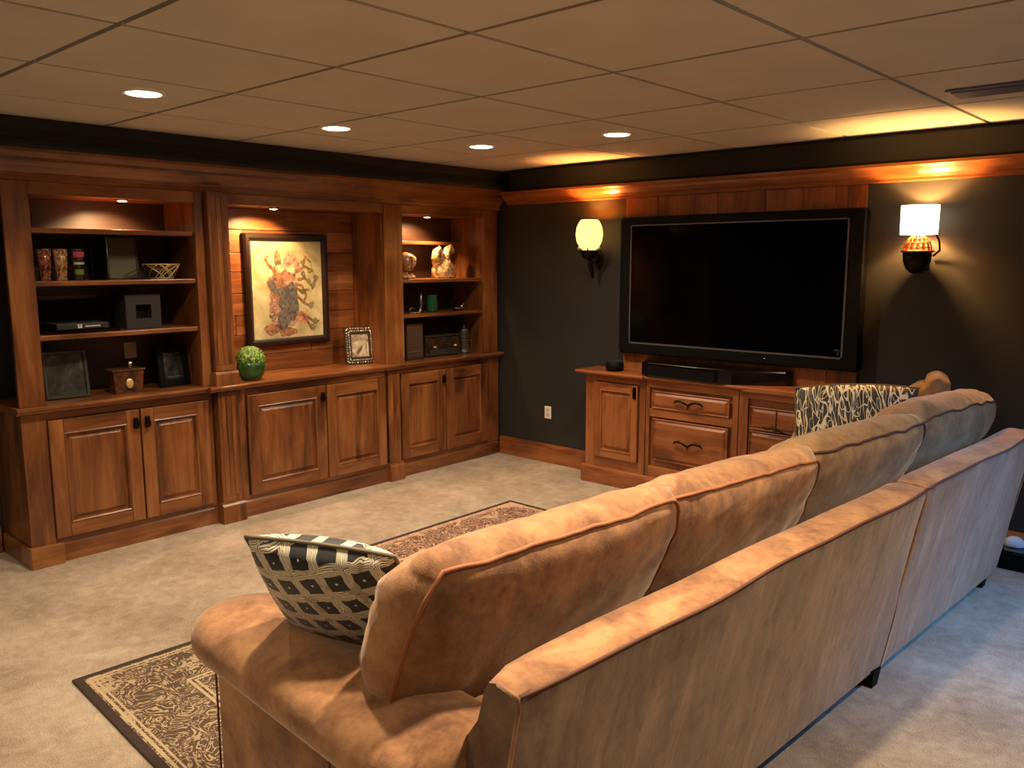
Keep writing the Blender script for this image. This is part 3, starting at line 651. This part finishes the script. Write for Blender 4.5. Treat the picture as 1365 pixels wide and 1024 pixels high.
for k in range(900):
    zc = rnd.uniform(-.35, 1); a = rnd.uniform(0, 2*PI); r_ = math.sqrt(max(0, 1-zc*zc)); nrm = Vector((r_*math.cos(a), r_*math.sin(a), zc))
    c = Vector((-.06, -2.25, ZC+.135))+Vector((nrm.x*.083, nrm.y*.083, nrm.z*.072)); t1 = nrm.orthogonal().normalized(); t1 = Matrix.Rotation(rnd.uniform(0, 6.28), 3, nrm) @ t1; t2 = nrm.cross(t1)
    s_ = rnd.uniform(.006, .011)
    q = [c-t1*s_, c+t2*s_*.5+nrm*.004, c+t1*s_+nrm*.008, c-t2*s_*.5+nrm*.004]; b.faces.new([b.verts.new(p) for p in q])
o = obj('foliage', b, m.m, t); o['kind'] = 'stuff'

# corner unit
ZS = 1.46; rnd = random.Random(11)
def lumpy(b, prof, c, n=20, amp=.12, sx=1, sy=1, seed=0, fr=22):
    rings = []
    for r, z in prof:
        ring = []
        for i in range(n):
            a = 2*PI*i/n; k = 1+amp*noise.noise(Vector((math.cos(a)*r*fr*2+seed, math.sin(a)*r*fr*2, z*fr*2)))*2
            ring.append((c[0]+r*k*sx*math.cos(a), c[1]+r*k*sy*math.sin(a), c[2]+z))
        rings.append(ring)
    loft(b, rings)
STONE = photo('mottled_tan_stone', (110, 66, 44), (168, 120, 84), (214, 178, 134), 30)
SHELLM = photo('cream_gilded_ceramic', (120, 84, 50), (204, 172, 124), (244, 226, 188), 34)
t = thing('carved_figurine', 'round-headed tan stone figurine at the left of the corner shelves', 'sculpture', (-.15, -.87, ZS))
b = bm_new(); lumpy(b, [(.05, 0), (.062, .008), (.055, .025), (.03, .04), (.024, .055)], (-.15, -.86, ZS), amp=.15); obj('base', b, STONE, t, True)
b = bm_new(); lumpy(b, [(.01, .05), (.045, .07), (.068, .10), (.075, .13), (.068, .16), (.045, .185), (.01, .198)], (-.15, -.87, ZS), amp=.10, seed=4); obj('head', b, STONE, t, True)
b = bm_new(); tube(b, [(-.10+.03*math.cos(a), -.87, ZS+.12+.05*math.sin(a)) for a in [math.radians(q) for q in range(-80, 100, 20)]], [.004]+[.012]*7+[.004], 8); obj('crest', b, STONE, t, True)
t = thing('shell_sculpture', 'cream and gold knobbly sculpture with two curled tips on the corner shelves', 'sculpture', (-.15, -.49, ZS))
b = bm_new(); lumpy(b, [(.09, 0), (.108, .012), (.112, .04), (.10, .075), (.085, .11), (.06, .145), (.02, .165)], (-.15, -.485, ZS), 32, .16, .6, 1, 2, 26); obj('body', b, SHELLM, t, True)
b = bm_new(); tube(b, [(-.15, -.55, ZS+.10), (-.15, -.57, ZS+.16), (-.15, -.56, ZS+.205), (-.15, -.53, ZS+.225), (-.15, -.50, ZS+.20)], [.04, .034, .03, .024, .012], 12); obj('left_curl', b, SHELLM, t, True)
b = bm_new(); tube(b, [(-.15, -.47, ZS+.10), (-.15, -.46, ZS+.17), (-.15, -.44, ZS+.225), (-.15, -.41, ZS+.24), (-.15, -.385, ZS+.215), (-.15, -.39, ZS+.19)], [.045, .036, .028, .024, .018, .008], 12); obj('right_curl', b, SHELLM, t, True)
Z4 = 1.203
t = thing('silver_figurine', 'small silver figure on a flat round base, left of the green jar', 'figurine', (-.13, -.80, Z4))
b = bm_new(); lathe(b, [(.07, 0), (.078, .004), (.076, .009), (.05, .012), (.001, .013)], (-.13, -.80, Z4), 24, .7, 1.1); obj('base', b, SILV, t, True)
b = bm_new(); tube(b, [(-.13, -.76, Z4+.01), (-.13, -.745, Z4+.05), (-.13, -.75, Z4+.09), (-.13, -.745, Z4+.12), (-.13, -.742, Z4+.15)], [.014, .010, .016, .011, .004], 10); obj('body', b, SILV, t, True)
b = bm_new(); tube(b, [(-.13, -.87, Z4+.012), (-.125, -.86, Z4+.035), (-.13, -.83, Z4+.04), (-.13, -.80, Z4+.025)], [.004, .007, .007, .004], 8); tube(b, [(-.13, -.745, Z4+.10), (-.13, -.73, Z4+.08), (-.13, -.722, Z4+.05)], .004, 6); obj('arm', b, SILV, t, True)
t = thing('green_jar', 'small green glass jar in the middle of the corner shelves', 'jar', (-.14, -.625, Z4))
m = M('green_glass', .1, (40, 92, 58)); m.b.inputs['Transmission Weight'].default_value = .35
b = bm_new(); lathe(b, [(.035, 0), (.042, .005), (.045, .02), (.044, .10), (.04, .115), (.045, .125), (.04, .13), (.035, .125), (.036, .11), (.036, .02), (.001, .015)], (-.14, -.625, Z4), 24); obj('glass', b, m.m, t, True)
b = bm_new(); tube(b, [(-.14+.043*math.cos(2*PI*i/20), -.625+.043*math.sin(2*PI*i/20), Z4+.128) for i in range(20)], .002, 6, True); obj('rim', b, SILV, t, True)
t = thing('silver_dish', 'low silver dish with a small black leaf, right of the green jar', 'dish', (-.14, -.34, Z4))
b = bm_new(); lathe(b, [(.04, 0), (.045, .004), (.085, .018), (.088, .022), (.083, .021), (.04, .009), (.001, .008)], (-.14, -.33, Z4), 28, .7, 1); obj('bowl', b, SILV, t, True)
b = bm_new(); tube(b, [(-.12, -.44, Z4+.065), (-.12, -.42, Z4+.05), (-.12, -.39, Z4+.025), (-.13, -.36, Z4+.018)], [.004, .02, .016, .004], 8); obj('leaf', b, BLM, t, True)
b = bm_new(); bmesh.ops.create_uvsphere(b, u_segments=12, v_segments=8, radius=.014, matrix=Matrix.Translation((-.14, -.30, Z4+.03))); tube(b, [(-.14, -.29, Z4+.03), (-.14, -.275, Z4+.06)], .005, 6); obj('ornament', b, SILV, t, True)
t = thing('brown_book', 'upright dark brown book box at the left of the corner counter', 'book', (-.16, -.86, ZC))
m = M('brown_cloth', .6, (74, 50, 38)).m
b = bm_new(); box(b, -.24, -.08, -.935, -.775, ZC+.02, ZC+.272); obj('cover', b, m, t, bevel=.004)
b = bm_new(); box(b, -.245, -.07, -.945, -.768, ZC, ZC+.02); obj('foot', b, M('dark_foot', .5, (46, 32, 26)).m, t, bevel=.004)
bx('spine_band', (-.08, -.077, -.93, -.78, ZC+.055, ZC+.065), TRIMGREY, t); bx('spine_band', (-.08, -.077, -.93, -.78, ZC+.10, ZC+.106), TRIMGREY, t)
t = thing('vintage_radio', 'dark old radio with small metal fittings on the corner counter', 'radio', (-.17, -.545, ZC))
m = M('aged_brown_case', .35); m.base(m.ramp(m.noise(m.coords('Object'), 20, 4, .6, 1), [(.38, (26, 18, 14)), (.62, (66, 46, 34))]))
bx('case', (-.25, -.10, -.725, -.365, ZC, ZC+.155), m.m, t, .012)
bx('case_lid', (-.255, -.095, -.73, -.36, ZC+.155, ZC+.168), M('radio_lid', .3, (54, 44, 36)).m, t, .005)
b = bm_new()
for i in range(3):
    for k in range(2): box(b, -.0998, -.094, -.575+i*.035, -.555+i*.035, ZC+.095+k*.022, ZC+.104+k*.022)
obj('dial_marks', b, SILV, t)
b = bm_new()
for y_ in (-.64, -.42):
    lathe(b, [(.001, .0), (.014, .002), (.012, .014), (.001, .016)], (-.094, y_, ZC+.07), 12)
obj('knob', b, GOLD, t, True)
for k in range(4): bx('grille_bar', (-.0998, -.095, -.69, -.40, ZC+.018+k*.011, ZC+.022+k*.011), TRIMGREY, t)
t = thing('lidded_stein', 'grey metal lidded stein at the right end of the corner counter', 'stein', (-.15, -.262, ZC))
PEW = M('pewter', .3, (92, 88, 84), Metallic=.7).m
b = bm_new(); lathe(b, [(.055, 0), (.058, .01), (.052, .02), (.05, .10), (.054, .105), (.054, .115), (.001, .118)], (-.15, -.27, ZC), 24); obj('body', b, PEW, t, True)
b = bm_new(); lathe(b, [(.05, .118), (.045, .13), (.043, .175), (.046, .18), (.03, .20), (.012, .21), (.016, .222), (.002, .235)], (-.15, -.27, ZC), 24); obj('lid', b, PEW, t, True)
b = bm_new(); tube(b, [(-.15, -.215, ZC+.10), (-.15, -.19, ZC+.095), (-.15, -.185, ZC+.06), (-.15, -.205, ZC+.02)], .006, 8); obj('handle', b, SILV, t, True)

# ------------------------------------------------------------ rugs
def rug_mat(name, x0, x1, y0, y1, dark, field, cream):
    m = M(name, .95); tc = m.n('ShaderNodeTexCoord'); sp = m.n('ShaderNodeSeparateXYZ'); m.l(tc.outputs['Object'], sp.inputs[0])
    cx, cy = (x1-x0)/2, (y1-y0)/2
    dx = m.math('SUBTRACT', cx, m.math('ABSOLUTE', sp.outputs[0])); dy = m.math('SUBTRACT', cy, m.math('ABSOLUTE', sp.outputs[1]))
    d = m.math('MINIMUM', dx, dy)
    def band(a, bb): return m.math('MULTIPLY', m.math('GREATER_THAN', d, a), m.math('LESS_THAN', d, bb))
    v = m.coords('Object'); 
    w1 = m.noise(v, 9, 3, .5, 2.6); lines = m.math('LESS_THAN', m.math('ABSOLUTE', m.math('SUBTRACT', m.math('FRACT', m.math('MULTIPLY', w1, 7)), .5)), .16)
    w2 = m.noise(v, 5, 2, .5, .5); fl = m.math('GREATER_THAN', w2, .6)
    pat = m.math('MAXIMUM', lines, m.math('MULTIPLY', fl, m.math('GREATER_THAN', m.noise(v, 60, 2), .45)))
    gr = m.noise(v, 150, 2, .6)
    c = m.mix(m.math('MULTIPLY', pat, .85), m.mix(gr, dark, field), cream)
    for a, bb in ((.04, .052), (.062, .070), (.31, .322), (.332, .342)): c = m.mix(band(a, bb), c, cream)
    c = m.mix(m.math('LESS_THAN', d, .032), c, (52, 36, 24))
    m.base(c); m.bump(m.math('ADD', gr, pat), .5, .004); return m.m
def rug(label, x0, x1, y0, y1, cols, rot):
    cx, cy = (x0+x1)/2, (y0+y1)/2
    b = bm_new(); n = 24
    hx, hy = (x1-x0)/2, (y1-y0)/2
    ring = [(-hx, -hy), (hx, -hy), (hx, hy), (-hx, hy)]
    loft(b, [[(x, y, z) for x, y in ring] for z in (.001, .011)])
    o = obj('area_rug', b, rug_mat('rug_weave', x0, x1, y0, y1, *cols), bevel=.003); o.location = (cx, cy, 0); o.rotation_euler = (0, 0, rot)
    tag(o, label, 'rug'); return o
rug('brown rug with cream leaf scrolls and striped border beside the near sofa arm', 1.43, 2.75, -3.97, -2.95, ((66, 48, 34), (88, 66, 46), (172, 150, 116)), math.radians(-3))
rug('reddish brown patterned rug with dark edge in front of the television console', 1.035, 2.95, -2.55, -1.02, ((84, 52, 38), (108, 70, 50), (196, 160, 130)), 0)

# ------------------------------------------------------------ sofa (frame a along the back, b toward the seat front)
TH = math.radians(3.6); DA = Vector((math.sin(TH), math.cos(TH), 0)); DB = -Vector((math.cos(TH), -math.sin(TH), 0)); S0 = Vector((3.698, -1.875, 0))
def S(a, b_, z): return S0+DA*a+DB*b_+Vector((0, 0, z))
def sofa_back(parent, a0, a1):
    prof = [(.0, .06), (-.035, .25), (-.075, .45), (-.112, .65), (-.135, .765), (-.136, .785), (-.13, .795), (-.03, .80), (-.012, .795), (.0, .775), (.02, .70), (.06, .60), (.12, .45), (.16, .30), (.16, .06)]
    N = max(8, int((a1-a0)/.06)); rings = []
    for i in range(N+1):
        a = a0+(a1-a0)*i/N; e = min(a-a0, a1-a); r = []
        wob = .004*math.sin(a*5.2)+.002*math.sin(a*11+1); tp = .03*math.exp(-(a-a0)/.12) if a0 < -1 else 0
        for q, (bb, z) in enumerate(prof):
            ins = .006*max(0, 1-e/.03)**2
            zz_ = z+(wob*.6 if z > .7 else 0)-(ins if z > .7 else 0)
            b2 = bb+(wob if z > .6 and bb < -.1 else 0)+(ins if bb < -.05 else -ins)-(tp if z > .69 and bb > -.05 else 0)
            r.append(S(a, b2, zz_))
        rings.append(r)
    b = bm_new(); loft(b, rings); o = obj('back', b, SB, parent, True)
    o.data.set_sharp_from_angle(angle=math.radians(38))
    # top cap strip in the plain suede without the darkened shade colour, and piping
    rr_ = []
    for i in range(N+1):
        a = a0+(a1-a0)*i/N; e = min(a-a0, a1-a); ins = .006*max(0, 1-e/.03)**2; wob = .004*math.sin(a*5.2)+.002*math.sin(a*11+1); tp = .03*math.exp(-(a-a0)/.12) if a0 < -1 else 0
        rr_.append([S(a, bb+ins*(-1 if bb > -.05 else 1)-(tp if bb > -.05 else 0)+(wob if bb < -.1 else 0), z-ins*1.5+wob*.6) for bb, z in ((-.1345, .790), (-.128, .7985), (-.03, .8035), (-.014, .798), (.0, .775))])
    b = bm_new(); loft(b, rr_, close=False); obj('top_band', b, SU, parent, True)
    b = bm_new(); pts = []
    for i in range(N+1):
        a = a0+(a1-a0)*i/N; wob = .004*math.sin(a*5.2)+.002*math.sin(a*11+1); pts.append(S(a, -.137+wob, .790+wob*.6))
    tube(b, pts, .0045, 8); obj('piping', b, PIPE, parent, True)
    for a, s in ((a0, -1), (a1, 1)):
        b = bm_new(); tube(b, [S(a+s*.001, bb+(.004), z) for bb, z in ((.0, .06), (-.035, .25), (-.075, .45), (-.112, .65), (-.135, .765), (-.137, .79))]+[S(a+s*.001, -.075, .7975)], .0045, 8); obj('piping', b, SU, parent, True)
def rounded_pad(b, a0, a1, b0, b1, z0, z1, edge=.07, crown=.02):
    """padded arm top: straight at b0, half-round plan at b1"""
    R = (a1-a0)/2; ac = (a0+a1)/2; K = 10
    def plan(ins, z):
        r = R-ins; out = []
        for i in range(21): th = PI*i/20; out.append((ac+r*math.cos(th), b1-R+r*math.sin(th)*1.0))
        for i in range(1, 9): out.append((ac-r, b1-R-(b1-R-b0)*i/8))
        for i in range(9): out.append((ac+r, b0+(b1-R-b0)*i/8) )
        return out[:-1]
    prof = []
    for k in range(K+1):
        th = -PI/2+PI*k/K; prof.append((edge-edge*math.cos(th), (z0+z1)/2+(z1-z0)/2*math.sin(th)))
    rings = [[S(a, bb, z) for a, bb in plan(ins, z)] for ins, z in prof]
    rings += [[S(a, bb, z1+crown*k/3) for a, bb in plan(edge+.03*k, z1)] for k in (1, 2, 3)]
    loft(b, rings)
def sofa_piece(label, a0, a1, arm, legs):
    t = thing('sofa', label, 'sofa', S((a0+a1)/2, .4, 0), 'sectional sofa pieces')
    sofa_back(t, a0, a1)
    i0, i1 = (a0+.16, a1) if arm < 0 else (a0, a1-.16)
    b = bm_new(); n = 2
    rings = [[S(a, bb, z) for bb, z in ((.17, .07), (.93, .07), (.93, .28), (.17, .28))] for a in (i0+.01, i1-.005)]
    loft(b, rings); obj('seat_base', b, SU, t, bevel=.015)
    m_ = (i0+i1)/2
    for a, c in ((i0+.03, m_-.004), (m_+.004, i1-.01)):
        b = bm_new(); box_cushion(b, c-a, .80, .18, Matrix.Translation(S((a+c)/2, .56, .365)) @ FR3(0, PI/2), bulge=.035); obj('seat_cushion', b, SU, t, True)
    if arm < 0: pa, pb, aa, ab = a0-.085, a0+.12, a0-.175, a0+.145
    else: pa, pb, aa, ab = a1-.15, a1+.0, a1-.17, a1+.0
    b = bm_new(); rings = [[S(a, bb, z) for a, bb in ((pa, .06), (pb, .06), (pb, .985), (pa, .985))] for z in (.06, .57)]
    loft(b, rings); obj('arm_panel', b, SU, t, bevel=.02)
    b = bm_new(); rounded_pad(b, aa, ab, .02, 1.05, .525, .655, .06, .022); obj('arm_pad', b, SU, t, True)
    if arm < 0:
        for bb in (.98, .40): b = bm_new(); tube(b, [S(pa-.001, bb, .08), S(pa-.001, bb, .52)], .003, 6); obj('panel_seam', b, PIPE, t, True)
    for a, bb in legs:
        b = bm_new(); loft(b, [[S(a+sx*r, bb+sy*r, z) for sx, sy in ((-1, -1), (1, -1), (1, 1), (-1, 1))] for r, z in ((.026, 0), (.034, .07))]); obj('leg', b, BLM, t)
    return t
def FR3(lean, tip=0, yaw=0, roll=0):
    """rotation whose columns are cushion x (along a), y (thickness, to the front), z (up)"""
    base = Matrix((DA, DB, Vector((0, 0, 1)))).transposed().to_4x4()
    return base @ Matrix.Rotation(yaw, 4, 'Z') @ Matrix.Rotation(lean, 4, 'X') @ Matrix.Rotation(tip, 4, 'X') @ Matrix.Rotation(roll, 4, 'Y')
def cush_map(x, y, z, W, Hh, T, bulge, seed, sag, lump):
    X = x*math.sqrt(1-.20*z*z*z*z)*W/2; Z = z*math.sqrt(1-.22*x*x*x*x)*Hh/2
    Y = y*T/2
    k = (1-x*x)*(1-z*z)
    if abs(y) > .999: Y += math.copysign(bulge*k**.55, y)
    s = (1-y*y)*.022+((1-(z if abs(x) > .999 else x)**2))*(.012 if abs(x) > .999 else .0)
    X += math.copysign(s, x) if abs(x) > .999 else 0; Z += math.copysign(s, z) if abs(z) > .999 else 0
    Z -= sag*(1-x*x)*(.5+.5*z)+.05*((y+1)/2)**2*max(0, z)**3
    if y > .999: Y -= .02*max(0, z)**2
    # side plumpness near corners tapers thickness
    Y *= 1-.22*abs(z)**6*(abs(x)**6)
    if lump:
        q = Vector((X*5+seed, Y*5, Z*5)); nz = noise.noise(q)*.6+noise.noise(q*2.7)*.4
        if abs(y) > .999: Y += math.copysign(lump*nz, y)
        if z > .999: Z += lump*.8*nz
        if abs(x) > .999: X += math.copysign(lump*.8*nz, x)
    return Vector((X, Y, Z))
def box_cushion(b, W, Hh, T, Mx, bulge=.05, seed=0, sag=0, lump=.008, n=22, m=6):
    cache = {}
    def V(x, y, z):
        k = (round(x, 4), round(y, 4), round(z, 4))
        if k not in cache: cache[k] = b.verts.new(Mx @ cush_map(x, y, z, W, Hh, T, bulge, seed, sag, lump))
        return cache[k]
    g = lambda i, k: -1+2*i/k
    for y in (-1, 1):
        for i in range(n):
            for j in range(n): b.faces.new((V(g(i, n), y, g(j, n)), V(g(i+1, n), y, g(j, n)), V(g(i+1, n), y, g(j+1, n)), V(g(i, n), y, g(j+1, n))))
    for s in (-1, 1):
        for i in range(n):
            for j in range(m):
                b.faces.new((V(g(i, n), g(j, m), s), V(g(i+1, n), g(j, m), s), V(g(i+1, n), g(j+1, m), s), V(g(i, n), g(j+1, m), s)))
                b.faces.new((V(s, g(j, m), g(i, n)), V(s, g(j, m), g(i+1, n)), V(s, g(j+1, m), g(i+1, n)), V(s, g(j+1, m), g(i, n))))
def back_cushion(label, ac, bc, zc, W, Hh, T, lean, mat, seed, yaw=0, roll=0, sag=.015, bulge=.06, lump=.016, pipes=True):
    Mx = Matrix.Translation(S(ac, bc, zc)) @ FR3(lean, 0, yaw, roll)
    t = thing('sofa_cushion', label, 'cushion', Mx @ Vector((0, 0, -Hh/2)), 'loose back cushions of the sofa')
    b = bm_new(); box_cushion(b, W, Hh, T, Mx, bulge, seed, sag, lump, 30); obj('cover', b, mat, t, True)
    if pipes:
        for y in (-1,):
            b = bm_new(); pts = []; N = 30
            for (p0, p1) in (((-1, -1), (1, -1)), ((1, -1), (1, 1)), ((1, 1), (-1, 1)), ((-1, 1), (-1, -1))):
                for i in range(N):
                    x = p0[0]+(p1[0]-p0[0])*i/N; z = p0[1]+(p1[1]-p0[1])*i/N
                    q = cush_map(x, y, z, W, Hh, T, bulge, seed, sag, lump); q += Vector((x, 0, z)).normalized()*.003+Vector((0, y*.001, 0)); pts.append(Mx @ q)
            tube(b, pts, .0052, 8, True); obj('piping', b, PIPES[mat.name], t, True)
    return t
PIPES = {'tan_suede': M('tan_piping', .8, (150, 92, 58)).m, 'olive_tan_suede': M('dark_piping', .8, (84, 52, 36)).m}
sofa_piece('near piece of the tan suede sectional sofa with the rounded arm', -2.065, -.006, -1, ((-.04, .02), (-.04, .85), (-2.05, .04), (-2.05, .85)))
sofa_piece('far piece of the tan suede sectional sofa beyond the back seam', .008, 1.40, 1, ((1.32, .045), (1.32, .85), (.06, .85)))
LN = math.radians(24)
back_cushion('large tan suede back cushion nearest the camera, overhanging the rounded arm', -1.68, .205, .808, .85, .47, .13, LN, SU, 3, yaw=-.03, sag=.018, lump=.016, bulge=.06)
back_cushion('tan suede back cushion second from the near arm, with a creased corner', -.85, .222, .80, .84, .42, .14, LN, SU, 9, yaw=-.075, lump=.018)
back_cushion('olive tan suede back cushion third from the near arm, in shadow', .04, .225, .79, .94, .42, .15, LN, SO, 15, yaw=-.08, lump=.02)
back_cushion('slumped olive tan suede back cushion at the far end of the sofa', 1.0, .222, .785, .92, .40, .17, LN, SO, 22, yaw=-.07, roll=.01, sag=-.01, lump=.026)
back_cushion('small tan suede cushion standing crosswise behind the farthest back cushion', 1.37, .38, .83, .22, .42, .10, math.radians(14), SO, 31, yaw=.35, pipes=False, lump=.02)

def throw_pillow(label, Mx, W, Hh, T, mat, puff=.05):
    n = 26; b = bm_new(); uvl = b.loops.layers.uv.new('UVMap'); cache = {}
    def V(i, j, s):
        u, v = -1+2*i/n, -1+2*j/n
        k = (i, j, 0 if (i in (0, n) or j in (0, n)) else s)
        if k not in cache:
            x = u*(1-.02*(1-v*v)); z = v*(1+puff*(1-u*u)); th = max(0, (1-u**2)*(1-v**2))**.42
            p = Vector((x*W/2, s*T/2*th, z*Hh/2)); cache[k] = (b.verts.new(Mx @ p), u, v)
        return cache[k]
    for s in (-1, 1):
        for i in range(n):
            for j in range(n):
                q = [V(i, j, s), V(i+1, j, s), V(i+1, j+1, s), V(i, j+1, s)]
                f = b.faces.new([x[0] for x in q])
                for lp, x in zip(f.loops, q): lp[uvl].uv = (x[1]*.5+.5, x[2]*.5+.5)
    t = thing('throw_pillow', label, 'pillow', Mx @ Vector((0, 0, -Hh/2)), 'patterned throw pillows on the sofa')
    obj('cover', b, mat, t, True)
    b = bm_new(); pts = []
    for (p0, p1) in (((-1, -1), (1, -1)), ((1, -1), (1, 1)), ((1, 1), (-1, 1)), ((-1, 1), (-1, -1))):
        for i in range(20):
            u = p0[0]+(p1[0]-p0[0])*i/20; v = p0[1]+(p1[1]-p0[1])*i/20
            pts.append(Mx @ Vector((u*(1-.02*(1-v*v))*W/2, 0, v*(1+puff*(1-u*u))*Hh/2)))
    tube(b, pts, .005, 8, True); obj('piping', b, M('pillow_piping', .7, (104, 92, 70)).m, t, True)
    return t
def lattice_mat():
    m = M('lattice_weave', .55, Sheen_Weight=.2); tc = m.n('ShaderNodeTexCoord'); uv = tc.outputs['UV']
    nz = m.n('ShaderNodeTexNoise'); m.l(uv, nz.inputs['Vector']); nz.inputs['Scale'].default_value = 9; nz.inputs['Detail'].default_value = 2
    mp = m.n('ShaderNodeVectorMath', operation='MULTIPLY_ADD'); m.l(nz.outputs['Color'], mp.inputs[0]); mp.inputs[1].default_value = (.05, .05, 0); m.l(uv, mp.inputs[2])
    sp = m.n('ShaderNodeSeparateXYZ'); m.l(mp.outputs[0], sp.inputs[0]); u, v = sp.outputs[0], sp.outputs[1]
    K = 5.2
    def tri(x): return m.math('ABSOLUTE', m.math('SUBTRACT', m.math('FRACT', x), .5))     # 0.5 at lines, 0 at cell centre
    p = m.math('MULTIPLY', m.math('ADD', u, m.math('MULTIPLY', v, .45)), K); q = m.math('MULTIPLY', m.math('SUBTRACT', v, m.math('MULTIPLY', u, .25)), K)
    e = m.math('MAXIMUM', tri(p), tri(q))
    band = m.math('GREATER_THAN', e, .31)
    strands = m.math('GREATER_THAN', m.math('SINE', m.math('MULTIPLY', m.math('ADD', e, m.math('MULTIPLY', nz.outputs['Fac'], .22)), 110)), -.55)
    ln = m.math('MULTIPLY', band, strands)
    r2_ = m.math('ADD', m.math('POWER', tri(p), 2), m.math('POWER', tri(q), 2)); dot = m.math('LESS_THAN', r2_, .0018)
    c = m.mix(m.math('MAXIMUM', ln, dot), (20, 17, 15), (232, 220, 188))
    gold = m.math('GREATER_THAN', m.noise(uv, 7, 2), .62); c = m.mix(m.math('MULTIPLY', m.math('MULTIPLY', gold, ln), .5), c, (150, 120, 60))
    m.base(c); m.bump(m.math('ADD', m.math('MULTIPLY', band, .6), m.math('MULTIPLY', ln, .5)), .8, .006); return m.m
def branch_mat():
    m = M('branch_weave', .6); tc = m.n('ShaderNodeTexCoord'); mp = m.n('ShaderNodeMapping'); mp.inputs['Scale'].default_value = (11, 2.0, 1); mp.inputs['Rotation'].default_value = (0, 0, .25); m.l(tc.outputs['UV'], mp.inputs[0])
    out = None
    for sc_, off in ((1.0, 0), (1.35, 7), (.8, 15)):
        a = m.n('ShaderNodeTexNoise'); a.inputs['Scale'].default_value = sc_; a.inputs['Detail'].default_value = 1; a.inputs['Distortion'].default_value = .6
        o_ = m.n('ShaderNodeVectorMath', operation='ADD'); m.l(mp.outputs[0], o_.inputs[0]); o_.inputs[1].default_value = (off, off, off); m.l(o_.outputs[0], a.inputs['Vector'])
        l_ = m.math('LESS_THAN', m.math('ABSOLUTE', m.math('SUBTRACT', m.math('FRACT', m.math('MULTIPLY', a.outputs['Fac'], 6)), .5)), .07)
        out = l_ if out is None else m.math('MAXIMUM', out, l_)
    m.base(m.mix(out, (50, 42, 24), (222, 210, 172))); m.bump(out, .5, .004); return m.m
def pmat(a, b_, z, wa, wb, lean, roll=0):
    """pillow pose: width axis (wa,wb) in the sofa frame, leaning back by `lean`"""
    X = (DA*wa+DB*wb).normalized(); Z = Vector((0, 0, 1)); Y = Z.cross(X).normalized()
    R = Matrix((X, Y, Z)).transposed().to_4x4()
    return Matrix.Translation(S(a, b_, z)) @ R @ Matrix.Rotation(lean, 4, 'X') @ Matrix.Rotation(roll, 4, 'Y')
throw_pillow('black and cream lattice pillow leaning on the near arm of the sofa', pmat(-2.04, .51, .805, math.cos(-1.12), math.sin(-1.12), .54, 0), .40, .33, .15, lattice_mat())
throw_pillow('olive pillow with cream branch lines behind the farther back cushions', pmat(1.10, .60, .745, math.cos(-1.2), math.sin(-1.2), -.35, -.06), .60, .42, .15, branch_mat(), .10)

# dark low case with a pale cloth at the far right
t = thing('floor_case', 'low black case on the carpet beyond the far end of the sofa', 'case', (3.98, -.12, 0))
b = bm_new(); box(b, 3.66, 4.30, -.22, -.03, 0, .09); obj('body', b, BLM, t, bevel=.008)
b = bm_new(); box(b, 3.65, 4.31, -.23, -.025, .09, .105); obj('lid', b, BLK, t, bevel=.004)
b = bm_new(); lumpy(b, [(.05, 0), (.06, .006), (.045, .035), (.02, .05)], (3.80, -.12, .105), 18, .2, 1, .7, 3, 14)
tag(center_mesh(obj('pale_cloth', b, M('pale_cloth', .8, (190, 196, 204)).m, None, True)), 'crumpled pale cloth on the low black case at the right edge', 'cloth')
